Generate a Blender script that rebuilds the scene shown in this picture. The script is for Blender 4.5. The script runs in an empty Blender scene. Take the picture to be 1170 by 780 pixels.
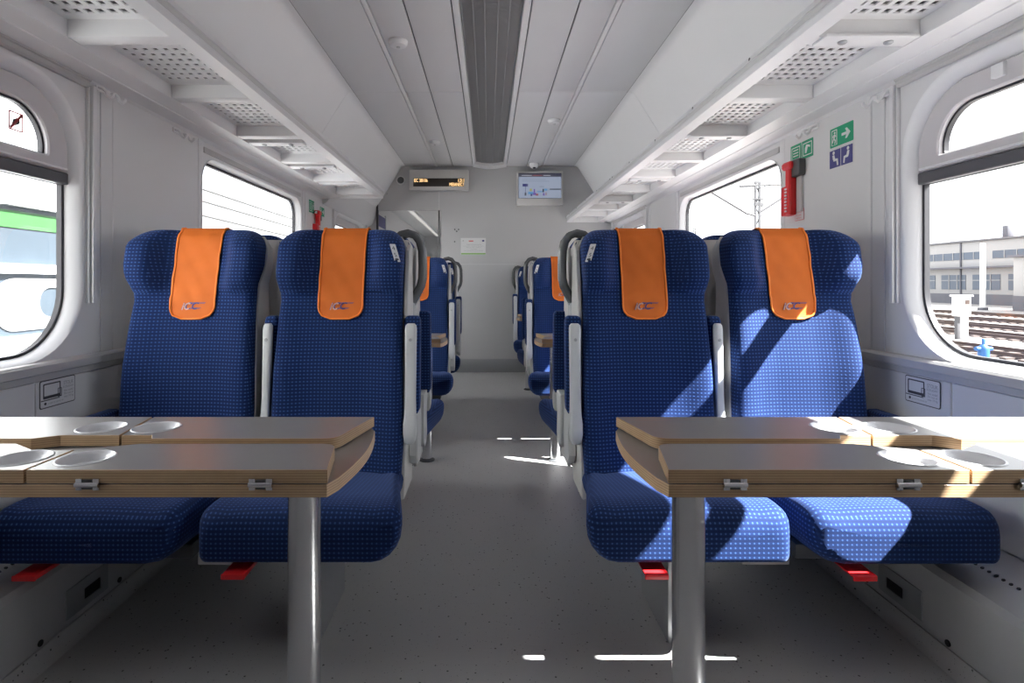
import bpy, bmesh, math, random
from mathutils import Vector, Matrix
from mathutils.geometry import tessellate_polygon
random.seed(7)
S = bpy.context.scene
COL = S.collection
PI = math.pi

# ------------------------------------------------------------------ camera
H = 1.055
CX = -0.016
cam = bpy.data.cameras.new('camera')
cam.sensor_width = 36.0
cam.lens = 630.0 / 1170.0 * 36.0
cam.shift_x = (585 - 558) / 1170.0
cam.shift_y = -(390 - 324) / 1170.0
cam.clip_start = 0.02
cam.clip_end = 600
camo = bpy.data.objects.new('camera', cam)
COL.objects.link(camo)
camo.location = (CX, 0, H)
camo.rotation_euler = (PI / 2, 0, 0)
S.camera = camo

# ------------------------------------------------------------------ sky, sun, exposure
w = bpy.data.worlds.new('sky')
S.world = w
w.use_nodes = True
bg = w.node_tree.nodes['Background']
bg.inputs[0].default_value = (0.93, 0.955, 1.0, 1)
bg.inputs[1].default_value = 1.5
sun = bpy.data.lights.new('sun', 'SUN')
sun.energy = 20.0
sun.angle = math.radians(0.6)
sun.color = (1.0, 0.985, 0.96)
suno = bpy.data.objects.new('sun', sun)
COL.objects.link(suno)
SUN_DIR = Vector((-1.0, 0.385, -1.15)).normalized()
suno.rotation_euler = SUN_DIR.to_track_quat('-Z', 'Y').to_euler()
suno.location = (8, -2, 9)
S.view_settings.view_transform = 'Standard'
S.view_settings.look = 'None'
S.view_settings.gamma = 1.0
S.view_settings.use_curve_mapping = False
S.view_settings.exposure = 1.33
S.cycles.max_bounces = 10
S.cycles.diffuse_bounces = 6
S.cycles.glossy_bounces = 4
S.cycles.transparent_max_bounces = 12
S.cycles.caustics_reflective = False
S.cycles.caustics_refractive = False
S.cycles.sample_clamp_indirect = 6.0
S.cycles.use_denoising = True

# ------------------------------------------------------------------ materials
def srgb(r, g, b):
    f = lambda c: (c / 12.92 if c <= 0.04045 else ((c + 0.055) / 1.055) ** 2.4)
    return (f(r / 255), f(g / 255), f(b / 255), 1)

def mat(name, col, rough=0.5, metal=0.0, spec=0.5, noise=0.03, nscale=6.0, bump=0.0, bscale=200.0):
    m = bpy.data.materials.new(name)
    m.use_nodes = True
    nt = m.node_tree
    b = nt.nodes['Principled BSDF']
    b.inputs['Roughness'].default_value = rough
    b.inputs['Metallic'].default_value = metal
    b.inputs['Specular IOR Level'].default_value = spec
    tc = nt.nodes.new('ShaderNodeTexCoord')
    n = nt.nodes.new('ShaderNodeTexNoise')
    n.inputs['Scale'].default_value = nscale
    n.inputs['Detail'].default_value = 3
    nt.links.new(tc.outputs['Object'], n.inputs['Vector'])
    mx = nt.nodes.new('ShaderNodeMix')
    mx.data_type = 'RGBA'
    mx.inputs[6].default_value = tuple(c * (1 - noise) for c in col[:3]) + (1,)
    mx.inputs[7].default_value = tuple(min(1, c * (1 + noise)) for c in col[:3]) + (1,)
    nt.links.new(n.outputs['Fac'], mx.inputs[0])
    nt.links.new(mx.outputs[2], b.inputs['Base Color'])
    if bump:
        n2 = nt.nodes.new('ShaderNodeTexNoise')
        n2.inputs['Scale'].default_value = bscale
        nt.links.new(tc.outputs['Object'], n2.inputs['Vector'])
        bp = nt.nodes.new('ShaderNodeBump')
        bp.inputs['Strength'].default_value = bump
        bp.inputs['Distance'].default_value = 0.002
        nt.links.new(n2.outputs['Fac'], bp.inputs['Height'])
        nt.links.new(bp.outputs['Normal'], b.inputs['Normal'])
    return m

def emit(name, col, s):
    m = bpy.data.materials.new(name)
    m.use_nodes = True
    b = m.node_tree.nodes['Principled BSDF']
    b.inputs['Base Color'].default_value = (0.02, 0.02, 0.02, 1)
    b.inputs['Emission Color'].default_value = col
    b.inputs['Emission Strength'].default_value = s
    return m

M = {}
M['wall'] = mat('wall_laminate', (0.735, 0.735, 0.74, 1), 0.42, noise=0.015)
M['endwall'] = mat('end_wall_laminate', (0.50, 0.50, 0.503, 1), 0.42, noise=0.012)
M['panel'] = mat('wall_panel_laminate', (0.70, 0.70, 0.705, 1), 0.38, noise=0.015)
M['white'] = mat('white_moulding', (0.81, 0.81, 0.815, 1), 0.35, noise=0.01)
M['hopper'] = mat('hopper_frame_paint', (0.62, 0.60, 0.61, 1), 0.3, noise=0.01)
M['ledge'] = mat('ledge_paint', (0.50, 0.495, 0.49, 1), 0.35, noise=0.01)
M['ceil'] = mat('ceiling_laminate', (0.72, 0.72, 0.725, 1), 0.5, noise=0.012)
M['ceil2'] = mat('ceiling_slope_laminate', (0.81, 0.81, 0.815, 1), 0.5, noise=0.012)
M['strip'] = mat('ceiling_strip', (0.85, 0.85, 0.85, 1), 0.35)
M['hole_shade'] = mat('rack_hole_shade', (0.16, 0.16, 0.162, 1), 0.8)  # dark colour standing for the shade above the rack decks
M['grille'] = mat('grille_paint', (0.36, 0.36, 0.36, 1), 0.5)
M['grille_back'] = mat('grille_plenum', (0.10, 0.10, 0.10, 1), 0.8)
M['rack'] = mat('rack_aluminium_paint', (0.77, 0.77, 0.775, 1), 0.38, metal=0.0, noise=0.02)
M['rackshade'] = mat('rack_rib_paint', (0.64, 0.635, 0.63, 1), 0.4)
M['gasket'] = mat('rubber_gasket', (0.03, 0.03, 0.035, 1), 0.5)
M['groove'] = mat('joint_shadow_gap', (0.16, 0.16, 0.16, 1), 0.7)
M['bar'] = mat('dark_window_bar', (0.085, 0.085, 0.095, 1), 0.35)
M['duct'] = mat('duct_steel', (0.58, 0.58, 0.58, 1), 0.34, metal=0.35, noise=0.03)
M['steel'] = mat('brushed_steel', (0.68, 0.68, 0.69, 1), 0.26, metal=1.0, noise=0.04, nscale=20)
M['steel2'] = mat('pedestal_steel', (0.42, 0.43, 0.44, 1), 0.45, metal=0.7, noise=0.04)
M['chrome'] = mat('hinge_chrome', (0.75, 0.75, 0.77, 1), 0.12, metal=1.0)
M['shell'] = mat('seat_shell_plastic', (0.58, 0.57, 0.55, 1), 0.4, noise=0.01)
M['arm'] = mat('armrest_plastic', (0.60, 0.61, 0.61, 1), 0.35, noise=0.01)
M['handle'] = mat('grab_handle_grey', (0.12, 0.125, 0.13, 1), 0.25, noise=0.02)
M['red'] = mat('red_plastic', (0.75, 0.02, 0.025, 1), 0.35)
M['black'] = mat('black_plastic', (0.02, 0.02, 0.022, 1), 0.4)
M['dgrey'] = mat('dark_grey_plastic', (0.08, 0.085, 0.09, 1), 0.45)
M['label'] = mat('label_white', (0.72, 0.72, 0.72, 1), 0.5)
M['ink'] = mat('label_ink', (0.06, 0.06, 0.065, 1), 0.6)
M['lgrey'] = mat('label_grey_ink', (0.30, 0.30, 0.30, 1), 0.6)
M['green'] = mat('safety_green', (0.0, 0.33, 0.16, 1), 0.45)
M['navy'] = mat('label_navy', (0.05, 0.05, 0.22, 1), 0.45)
M['orange'] = mat('headrest_cover_cloth', (0.70, 0.155, 0.012, 1), 0.75, noise=0.10, nscale=14, bump=0.3, bscale=500)
M['piping'] = mat('orange_piping', (0.95, 0.25, 0.03, 1), 0.6)
M['embl'] = mat('emblem_blue', (0.09, 0.07, 0.22, 1), 0.6)
M['embw'] = mat('emblem_pale', (0.62, 0.36, 0.30, 1), 0.6)
M['cup'] = mat('cup_recess_plastic', (0.62, 0.62, 0.64, 1), 0.22)
M['sign_green'] = mat('sign_green_stripe', (0.25, 0.5, 0.12, 1), 0.5)
M['sticker_red'] = mat('sticker_red', (0.30, 0.03, 0.03, 1), 0.5)
M['pink'] = mat('sign_red_ink', (0.75, 0.15, 0.15, 1), 0.5)
M['led_off'] = mat('led_matrix_black', (0.03, 0.025, 0.02, 1), 0.3)
M['led'] = emit('led_amber', (1.0, 0.62, 0.28, 1), 0.95)
M['glow_warm'] = emit('warm_reflection_glow', (1.0, 0.45, 0.15, 1), 0.8)  # emission imitating a warm reflection
M['lampwhite'] = emit('vestibule_light_strip', (1.0, 0.97, 0.93, 1), 0.22)
for n_, c_ in (('scr_bg', (0.52, 0.60, 0.78, 1)), ('scr_head', (0.07, 0.07, 0.12, 1)), ('scr_white', (0.75, 0.78, 0.85, 1)),
               ('scr_navy', (0.05, 0.05, 0.25, 1)), ('scr_yellow', (0.55, 0.55, 0.15, 1)), ('scr_purple', (0.22, 0.10, 0.55, 1)),
               ('scr_cyan', (0.15, 0.45, 0.85, 1)), ('scr_red', (0.45, 0.12, 0.14, 1)), ('scr_dark', (0.04, 0.05, 0.08, 1)),
               ('scr_grey', (0.30, 0.36, 0.48, 1))):
    M[n_] = emit('screen_' + n_[4:], c_, 0.20)

def fabric():
    m = bpy.data.materials.new('blue_dotted_moquette')
    m.use_nodes = True
    nt = m.node_tree
    L = nt.links.new
    b = nt.nodes['Principled BSDF']
    b.inputs['Roughness'].default_value = 0.85
    b.inputs['Specular IOR Level'].default_value = 0.25
    b.inputs['Sheen Weight'].default_value = 0.25
    b.inputs['Sheen Roughness'].default_value = 0.4
    b.inputs['Sheen Tint'].default_value = (0.35, 0.5, 1.0, 1)
    uv = nt.nodes.new('ShaderNodeTexCoord')
    def mth(op, x, y_=None):
        n = nt.nodes.new('ShaderNodeMath'); n.operation = op
        L(x, n.inputs[0])
        if y_ is not None:
            if hasattr(y_, 'links'): L(y_, n.inputs[1])
            else: n.inputs[1].default_value = y_
        return n.outputs[0]
    so = nt.nodes.new('ShaderNodeSeparateXYZ'); L(uv.outputs['Object'], so.inputs[0])
    sn = nt.nodes.new('ShaderNodeSeparateXYZ'); L(uv.outputs['Normal'], sn.inputs[0])
    ax, ay, az = (mth('ABSOLUTE', sn.outputs[i]) for i in range(3))
    istop = mth('GREATER_THAN', az, mth('MAXIMUM', ax, ay))
    isside = mth('GREATER_THAN', ax, mth('MAXIMUM', az, mth('MULTIPLY', ay, 1.0)))
    def pick(f, a_, b_):
        n = nt.nodes.new('ShaderNodeMix'); n.data_type = 'FLOAT'
        L(f, n.inputs[0]); L(a_, n.inputs[2]); L(b_, n.inputs[3]); return n.outputs[0]
    uu = pick(isside, so.outputs[0], so.outputs[1])
    vv_ = pick(istop, so.outputs[2], so.outputs[1])
    cb = nt.nodes.new('ShaderNodeCombineXYZ'); L(uu, cb.inputs[0]); L(vv_, cb.inputs[1])
    sc = nt.nodes.new('ShaderNodeVectorMath'); sc.operation = 'SCALE'
    sc.inputs['Scale'].default_value = 1 / 0.0125
    L(cb.outputs[0], sc.inputs[0])
    fr = nt.nodes.new('ShaderNodeVectorMath'); fr.operation = 'FRACTION'
    L(sc.outputs[0], fr.inputs[0])
    sb = nt.nodes.new('ShaderNodeVectorMath'); sb.operation = 'SUBTRACT'
    sb.inputs[1].default_value = (0.5, 0.5, 0)
    L(fr.outputs[0], sb.inputs[0])
    mu = nt.nodes.new('ShaderNodeVectorMath'); mu.operation = 'MULTIPLY'
    mu.inputs[1].default_value = (1, 1, 0)
    L(sb.outputs[0], mu.inputs[0])
    ln = nt.nodes.new('ShaderNodeVectorMath'); ln.operation = 'LENGTH'
    L(mu.outputs[0], ln.inputs[0])
    mr = nt.nodes.new('ShaderNodeMapRange')
    mr.inputs['From Min'].default_value = 0.25
    mr.inputs['From Max'].default_value = 0.13
    L(ln.outputs['Value'], mr.inputs['Value'])
    # darker weave rows between dots
    sp = nt.nodes.new('ShaderNodeSeparateXYZ')
    L(fr.outputs[0], sp.inputs[0])
    pp = nt.nodes.new('ShaderNodeMath'); pp.operation = 'PINGPONG'; pp.inputs[1].default_value = 0.5
    L(sp.outputs['Y'], pp.inputs[0])
    nz = nt.nodes.new('ShaderNodeTexNoise'); nz.inputs['Scale'].default_value = 5
    L(uv.outputs['Object'], nz.inputs['Vector'])
    m1 = nt.nodes.new('ShaderNodeMix'); m1.data_type = 'RGBA'
    m1.inputs[6].default_value = (0.0030, 0.012, 0.058, 1)
    m1.inputs[7].default_value = (0.0068, 0.030, 0.135, 1)
    ad = nt.nodes.new('ShaderNodeMath'); ad.operation = 'MULTIPLY_ADD'
    ad.inputs[1].default_value = 1.1
    ad.inputs[2].default_value = 0.15
    L(pp.outputs[0], ad.inputs[0])
    L(ad.outputs[0], m1.inputs[0])
    m2 = nt.nodes.new('ShaderNodeMix'); m2.data_type = 'RGBA'
    m2.inputs[7].default_value = (0.055, 0.13, 0.36, 1)
    L(m1.outputs[2], m2.inputs[6])
    md = nt.nodes.new('ShaderNodeMath'); md.operation = 'MULTIPLY'
    md.inputs[1].default_value = 0.70
    L(mr.outputs[0], md.inputs[0])
    L(md.outputs[0], m2.inputs[0])
    L(m2.outputs[2], b.inputs['Base Color'])
    bp = nt.nodes.new('ShaderNodeBump')
    bp.inputs['Strength'].default_value = 0.35
    bp.inputs['Distance'].default_value = 0.001
    L(mr.outputs[0], bp.inputs['Height'])
    L(bp.outputs['Normal'], b.inputs['Normal'])
    return m
M['fabric'] = fabric()

def floor_mat():
    m = mat('speckled_grey_vinyl', (0.48, 0.478, 0.472, 1), 0.42, noise=0.04, nscale=2.5)
    nt = m.node_tree
    b = nt.nodes['Principled BSDF']
    src = b.inputs['Base Color'].links[0].from_socket
    tc = [n for n in nt.nodes if n.type == 'TEX_COORD'][0]
    cur = src
    for scale, thr, col in ((55, 0.16, (0.07, 0.07, 0.07, 1)), (38, 0.10, (0.52, 0.52, 0.50, 1)), (120, 0.14, (0.12, 0.12, 0.12, 1))):
        v = nt.nodes.new('ShaderNodeTexVoronoi')
        v.inputs['Scale'].default_value = scale
        nt.links.new(tc.outputs['Object'], v.inputs['Vector'])
        sepc = nt.nodes.new('ShaderNodeSeparateColor')
        nt.links.new(v.outputs['Color'], sepc.inputs[0])
        lt = nt.nodes.new('ShaderNodeMath'); lt.operation = 'LESS_THAN'; lt.inputs[1].default_value = thr
        nt.links.new(v.outputs['Distance'], lt.inputs[0])
        g = nt.nodes.new('ShaderNodeMath'); g.operation = 'LESS_THAN'; g.inputs[1].default_value = 0.33
        nt.links.new(sepc.outputs[0], g.inputs[0])
        mm = nt.nodes.new('ShaderNodeMath'); mm.operation = 'MULTIPLY'
        nt.links.new(lt.outputs[0], mm.inputs[0]); nt.links.new(g.outputs[0], mm.inputs[1])
        mx = nt.nodes.new('ShaderNodeMix'); mx.data_type = 'RGBA'
        nt.links.new(mm.outputs[0], mx.inputs[0])
        nt.links.new(cur, mx.inputs[6])
        mx.inputs[7].default_value = col
        cur = mx.outputs[2]
    nt.links.new(cur, b.inputs['Base Color'])
    return m
M['floor'] = floor_mat()

def ply_mat():
    m = mat('plywood_edge', (0.53, 0.37, 0.22, 1), 0.45, noise=0.15, nscale=25)
    nt = m.node_tree
    b = nt.nodes['Principled BSDF']
    src = b.inputs['Base Color'].links[0].from_socket
    tc = [n for n in nt.nodes if n.type == 'TEX_COORD'][0]
    sp = nt.nodes.new('ShaderNodeSeparateXYZ')
    nt.links.new(tc.outputs['Object'], sp.inputs[0])
    a = nt.nodes.new('ShaderNodeMath'); a.operation = 'MULTIPLY'; a.inputs[1].default_value = 1 / 0.0045
    nt.links.new(sp.outputs['Z'], a.inputs[0])
    f = nt.nodes.new('ShaderNodeMath'); f.operation = 'FRACT'
    nt.links.new(a.outputs[0], f.inputs[0])
    lt = nt.nodes.new('ShaderNodeMath'); lt.operation = 'LESS_THAN'; lt.inputs[1].default_value = 0.4
    nt.links.new(f.outputs[0], lt.inputs[0])
    mm = nt.nodes.new('ShaderNodeMath'); mm.operation = 'MULTIPLY'; mm.inputs[1].default_value = 0.55
    nt.links.new(lt.outputs[0], mm.inputs[0])
    mx = nt.nodes.new('ShaderNodeMix'); mx.data_type = 'RGBA'
    nt.links.new(mm.outputs[0], mx.inputs[0])
    nt.links.new(src, mx.inputs[6])
    mx.inputs[7].default_value = (0.26, 0.15, 0.08, 1)
    nt.links.new(mx.outputs[2], b.inputs['Base Color'])
    return m
M['ply'] = ply_mat()
M['lam'] = mat('table_laminate', (0.225, 0.215, 0.21, 1), 0.30, spec=0.55, noise=0.03, nscale=30)

def glass(name, tint, gl=0.05):
    m = bpy.data.materials.new(name)
    m.use_nodes = True
    nt = m.node_tree
    for n in list(nt.nodes):
        if n.type == 'BSDF_PRINCIPLED':
            nt.nodes.remove(n)
    out = [n for n in nt.nodes if n.type == 'OUTPUT_MATERIAL'][0]
    t = nt.nodes.new('ShaderNodeBsdfTransparent'); t.inputs[0].default_value = tint
    g = nt.nodes.new('ShaderNodeBsdfGlossy'); g.inputs['Roughness'].default_value = 0.02
    fz = nt.nodes.new('ShaderNodeLayerWeight'); fz.inputs[0].default_value = 0.5
    mx = nt.nodes.new('ShaderNodeMixShader')
    pw = nt.nodes.new('ShaderNodeMath'); pw.operation = 'POWER'; pw.inputs[1].default_value = 4.0
    nt.links.new(fz.outputs['Facing'], pw.inputs[0])
    mu = nt.nodes.new('ShaderNodeMath'); mu.operation = 'MULTIPLY_ADD'; mu.inputs[1].default_value = 0.30; mu.inputs[2].default_value = gl * 0.4
    nt.links.new(pw.outputs[0], mu.inputs[0])
    nt.links.new(mu.outputs[0], mx.inputs[0])
    nt.links.new(t.outputs[0], mx.inputs[1])
    nt.links.new(g.outputs[0], mx.inputs[2])
    nt.links.new(mx.outputs[0], out.inputs[0])
    return m
M['glass'] = glass('window_glass', (0.965, 0.97, 0.97, 1))

# outside
M['gravel'] = mat('pale_ballast', (0.26, 0.245, 0.235, 1), 0.9, noise=0.25, nscale=3)
M['rail'] = mat('rusty_rail', (0.045, 0.026, 0.02, 1), 0.6, noise=0.2)
M['sleeper'] = mat('sleeper_concrete', (0.075, 0.055, 0.048, 1), 0.8, noise=0.2)
M['bwall'] = mat('building_render', (0.30, 0.295, 0.29, 1), 0.8, noise=0.03, nscale=0.3)
M['bgrey'] = mat('building_plinth', (0.11, 0.11, 0.125, 1), 0.8)
M['bwin'] = mat('building_glass', (0.06, 0.08, 0.11, 1), 0.3)
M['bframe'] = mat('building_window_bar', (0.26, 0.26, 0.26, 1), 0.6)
M['roof'] = mat('slate_roof', (0.13, 0.13, 0.14, 1), 0.7)
M['mast'] = mat('galvanised_mast', (0.07, 0.07, 0.075, 1), 0.6)
M['wire'] = mat('overhead_wire', (0.03, 0.03, 0.03, 1), 0.6)
M['postw'] = mat('white_post_paint', (0.75, 0.75, 0.74, 1), 0.6)
M['hyd'] = mat('blue_hydrant_paint', (0.015, 0.09, 0.26, 1), 0.5)
M['trainw'] = mat('white_train_paint', (0.78, 0.79, 0.80, 1), 0.35, noise=0.01)
M['traing'] = mat('tinted_train_glass', (0.045, 0.06, 0.075, 1), 0.15, noise=0.3, nscale=2)
M['traingreen'] = mat('green_train_band', (0.03, 0.13, 0.03, 1), 0.4)

# ------------------------------------------------------------------ mesh helpers
def tag(o, label=None, cat=None, group=None, kind=None):
    if label: o['label'] = label
    if cat: o['category'] = cat
    if group: o['group'] = group
    if kind: o['kind'] = kind
    return o

def empty(name, loc, label, cat, group=None, rz=0.0, kind=None):
    o = bpy.data.objects.new(name, None)
    o.empty_display_size = 0.1
    COL.objects.link(o)
    o.location = loc
    o.rotation_euler = (0, 0, rz)
    return tag(o, label, cat, group, kind)

class MB:
    def __init__(s):
        s.v = []; s.f = []; s.m = []; s.uv = []
    def add(s, verts, faces, mi=0, uvs=None):
        o = len(s.v)
        s.v += [tuple(v) for v in verts]
        for k, f in enumerate(faces):
            s.f.append(tuple(i + o for i in f))
            s.m.append(mi if isinstance(mi, int) else mi[k])
            s.uv.append(uvs[k] if uvs else None)
        return s
    def box(s, x0, x1, y0, y1, z0, z1, mi=0, b=0.0):
        if x0 > x1: x0, x1 = x1, x0
        if y0 > y1: y0, y1 = y1, y0
        if z0 > z1: z0, z1 = z1, z0
        if b <= 0:
            V = [(x0, y0, z0), (x1, y0, z0), (x1, y1, z0), (x0, y1, z0), (x0, y0, z1), (x1, y0, z1), (x1, y1, z1), (x0, y1, z1)]
            F = [(0, 3, 2, 1), (4, 5, 6, 7), (0, 1, 5, 4), (1, 2, 6, 5), (2, 3, 7, 6), (3, 0, 4, 7)]
            return s.add(V, F, mi)
        bm = bmesh.new()
        bmesh.ops.create_cube(bm, size=1.0)
        for v in bm.verts:
            v.co = Vector(((x0 + x1) / 2 + v.co.x * (x1 - x0), (y0 + y1) / 2 + v.co.y * (y1 - y0), (z0 + z1) / 2 + v.co.z * (z1 - z0)))
        b = min(b, 0.49 * min(x1 - x0, y1 - y0, z1 - z0))
        bmesh.ops.bevel(bm, geom=bm.edges[:], offset=b, segments=2, profile=0.5, affect='EDGES')
        return s.frombm(bm, mi)
    def frombm(s, bm, mi=0):
        bm.verts.index_update()
        V = [v.co.copy() for v in bm.verts]
        F = [[v.index for v in f.verts] for f in bm.faces]
        bm.free()
        return s.add(V, F, mi)
    def tube(s, pts, r, seg=10, mi=0, caps=True, flat=None):
        pts = [Vector(p) for p in pts]
        n = len(pts)
        rr = r if isinstance(r, (list, tuple)) else [r] * n
        up = None
        rings = []
        for i, p in enumerate(pts):
            t = (pts[min(i + 1, n - 1)] - pts[max(i - 1, 0)]).normalized()
            if up is None:
                a = Vector((0, 1, 0)) if abs(t.y) < 0.9 else Vector((0, 0, 1))
                up = (a - t * a.dot(t)).normalized()
            else:
                up = (up - t * up.dot(t)).normalized()
            sd = t.cross(up)
            fl = flat or (1, 1)
            rings.append([p + up * math.cos(2 * PI * k / seg) * rr[i] * fl[0] + sd * math.sin(2 * PI * k / seg) * rr[i] * fl[1] for k in range(seg)])
        return s.loft(rings, mi, caps)
    def loft(s, rings, mi=0, caps=True, closed=True):
        o = []
        V = []
        for rg in rings:
            o.append(len(V)); V += rg
        k = len(rings[0])
        F = []
        for i in range(len(rings) - 1):
            for j in range(k if closed else k - 1):
                j2 = (j + 1) % k
                F.append((o[i] + j, o[i] + j2, o[i + 1] + j2, o[i + 1] + j))
        if caps:
            F.append(tuple(o[0] + j for j in reversed(range(k))))
            F.append(tuple(o[-1] + j for j in range(k)))
        return s.add(V, F, mi)
    def lathe(s, prof, c=(0, 0, 0), seg=24, mi=0, axis='Z', caps=False):
        rings = []
        for (r, h) in prof:
            rg = []
            for k in range(seg):
                a = 2 * PI * k / seg
                x, y = r * math.cos(a), r * math.sin(a)
                if axis == 'Z': p = (c[0] + x, c[1] + y, c[2] + h)
                elif axis == 'X': p = (c[0] + h, c[1] + x, c[2] + y)
                else: p = (c[0] + y, c[1] + h, c[2] + x)
                rg.append(p)
            rings.append(rg)
        return s.loft(rings, mi, caps)
    def build(s, name, mats, parent=None, angle=35, kind=None):
        me = bpy.data.meshes.new(name)
        me.from_pydata(s.v, [], s.f)
        ms = mats if isinstance(mats, (list, tuple)) else [mats]
        for m in ms:
            me.materials.append(M[m] if isinstance(m, str) else m)
        if len(ms) > 1:
            me.polygons.foreach_set('material_index', s.m)
        if any(u is not None for u in s.uv):
            ul = me.uv_layers.new(name='UVMap')
            for p, u in zip(me.polygons, s.uv):
                if u is None: continue
                for li, c in zip(p.loop_indices, u):
                    ul.data[li].uv = c
        me.validate()
        bm = bmesh.new(); bm.from_mesh(me)
        bmesh.ops.recalc_face_normals(bm, faces=bm.faces[:])
        bm.to_mesh(me); bm.free()
        if angle is not None:
            me.polygons.foreach_set('use_smooth', [True] * len(me.polygons))
            me.set_sharp_from_angle(angle=math.radians(angle))
        o = bpy.data.objects.new(name, me)
        COL.objects.link(o)
        if parent: o.parent = parent
        if kind: o['kind'] = kind
        return o

def rrect(x0, x1, y0, y1, r, n=8):
    """rounded rectangle, r = one radius or (bl, br, tr, tl)"""
    R = r if isinstance(r, (list, tuple)) else (r,) * 4
    P = []
    for (cx, cy, rad, a0) in ((x0 + R[0], y0 + R[0], R[0], PI), (x1 - R[1], y0 + R[1], R[1], 1.5 * PI),
                              (x1 - R[2], y1 - R[2], R[2], 0), (x0 + R[3], y1 - R[3], R[3], 0.5 * PI)):
        if rad <= 1e-6:
            P.append((cx, cy)); continue
        for k in range(n + 1):
            a = a0 + k / n * PI / 2
            P.append((cx + rad * math.cos(a), cy + rad * math.sin(a)))
    return P

def circle(cx, cy, r, n=24, ry=None):
    return [(cx + r * math.cos(2 * PI * k / n), cy + (ry or r) * math.sin(2 * PI * k / n)) for k in range(n)]

def area2(P):
    return sum(P[i][0] * P[(i + 1) % len(P)][1] - P[(i + 1) % len(P)][0] * P[i][1] for i in range(len(P)))

def inset(P, d):
    """move a loop inward (for ccw outer loops) by d"""
    n = len(P); Q = []
    for i in range(n):
        a = Vector(P[i - 1]); b = Vector(P[i]); c = Vector(P[(i + 1) % n])
        e1 = (b - a); e2 = (c - b)
        if e1.length < 1e-9: e1 = e2
        if e2.length < 1e-9: e2 = e1
        n1 = Vector((-e1.y, e1.x)).normalized(); n2 = Vector((-e2.y, e2.x)).normalized()
        m = (n1 + n2)
        if m.length < 1e-6: m = n1
        m.normalize()
        k = d / max(0.4, m.dot(n1))
        Q.append((b.x + m.x * k, b.y + m.y * k))
    return Q

def clean(P):
    Q = []
    for p in P:
        if not Q or (abs(p[0] - Q[-1][0]) + abs(p[1] - Q[-1][1])) > 1e-6: Q.append(p)
    if (abs(Q[0][0] - Q[-1][0]) + abs(Q[0][1] - Q[-1][1])) < 1e-6: Q.pop()
    return Q

def plate(mb, outer, holes, h0, h1, frame, mi=0, side_mi=None, b=0.0):
    """solid plate: outer loop with holes, from h0 to h1 (h1 = face), frame maps (u,v,h) to a point"""
    outer = clean(outer)
    if area2(outer) < 0: outer = outer[::-1]
    hs = []
    for h in holes:
        h = clean(h)
        if area2(h) > 0: h = h[::-1]
        hs.append(h)
    loops = [outer] + hs
    side_mi = mi if side_mi is None else side_mi
    top = [inset(l, b) if b else l for l in loops]
    tri_top = tessellate_polygon([[Vector((p[0], p[1], 0)) for p in l] for l in top])
    flatT = [p for l in top for p in l]
    flatB = [p for l in loops for p in l]
    mb.add([frame(p[0], p[1], h1) for p in flatT], [tuple(t) for t in tri_top], mi)
    tri_b = tessellate_polygon([[Vector((p[0], p[1], 0)) for p in l] for l in loops])
    mb.add([frame(p[0], p[1], h0) for p in flatB], [tuple(reversed(t)) for t in tri_b], side_mi)
    for l, t in zip(loops, top):
        n = len(l)
        rings = [[frame(p[0], p[1], h0) for p in l]]
        if b:
            rings.append([frame(p[0], p[1], h1 - b) for p in l])
        rings.append([frame(p[0], p[1], h1) for p in t])
        mb.loft(rings, side_mi, caps=False)
    return mb

FL = lambda x: (lambda u, v, h: (x + h, u, v))          # plane at x, u=y, v=z, h outward +x
def wallframe(side):   # faces the inside; u = y, v = z, h = towards the car's middle
    return lambda u, v, h: (side * (XW - h), u, v)
XY = lambda u, v, h: (u, v, h)
def endframe(yw): return lambda u, v, h: (u, yw - h, v)

BOLD = [0.0]
def textmesh(s, size, ext=0.0, font_shear=0.0, align='LEFT'):
    c = bpy.data.curves.new('t', 'FONT')
    c.body = s; c.size = size; c.extrude = ext; c.shear = font_shear; c.align_x = align
    c.resolution_u = 2; c.offset = BOLD[0]
    o = bpy.data.objects.new('t', c); COL.objects.link(o)
    bpy.context.view_layer.update()
    dg = bpy.context.evaluated_depsgraph_get()
    me = bpy.data.meshes.new_from_object(o.evaluated_get(dg))
    V = [v.co.copy() for v in me.vertices]; F = [tuple(p.vertices) for p in me.polygons]
    bpy.data.objects.remove(o); bpy.data.curves.remove(c); bpy.data.meshes.remove(me)
    return V, F

def addtext(mb, s, size, frame, u, v, h, mi=0, shear=0.0, sx=1.0, ux=1, fit=None):
    V, F = textmesh(s, size, 0, shear)
    if fit:
        w_ = max(p.x for p in V) - min(p.x for p in V)
        sx = fit / w_
    mb.add([frame(u + ux * p.x * sx, v + p.y, h) for p in V], F, mi)

def copy_tree(o, parent=None):
    c = o.copy(); COL.objects.link(c)
    if parent: c.parent = parent
    for ch in list(o.children):
        copy_tree(ch, c)
    return c

def px(x, y, D):
    return (CX + (x - 558) * D / 630.0, H - (y - 324) * D / 630.0)

# ------------------------------------------------------------------ dimensions
XW = 1.45
YE = 6.58
Y0 = -1.6
ZC = 2.455
PITCH = 2.2

def smoothstep(a, b, x):
    t = max(0.0, min(1.0, (x - a) / (b - a)))
    return t * t * (3 - 2 * t)

def interp(tab, x):
    if x <= tab[0][0]: return tab[0][1]
    for (a, va), (b, vb) in zip(tab, tab[1:]):
        if x <= b:
            t = (x - a) / (b - a)
            return va + (vb - va) * t
    return tab[-1][1]

# ================================================================== SETTING
fl = MB().box(-1.5, 1.5, Y0 - 0.05, 13.0, -0.08, 0.0).build('floor', 'floor', kind='structure')

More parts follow.
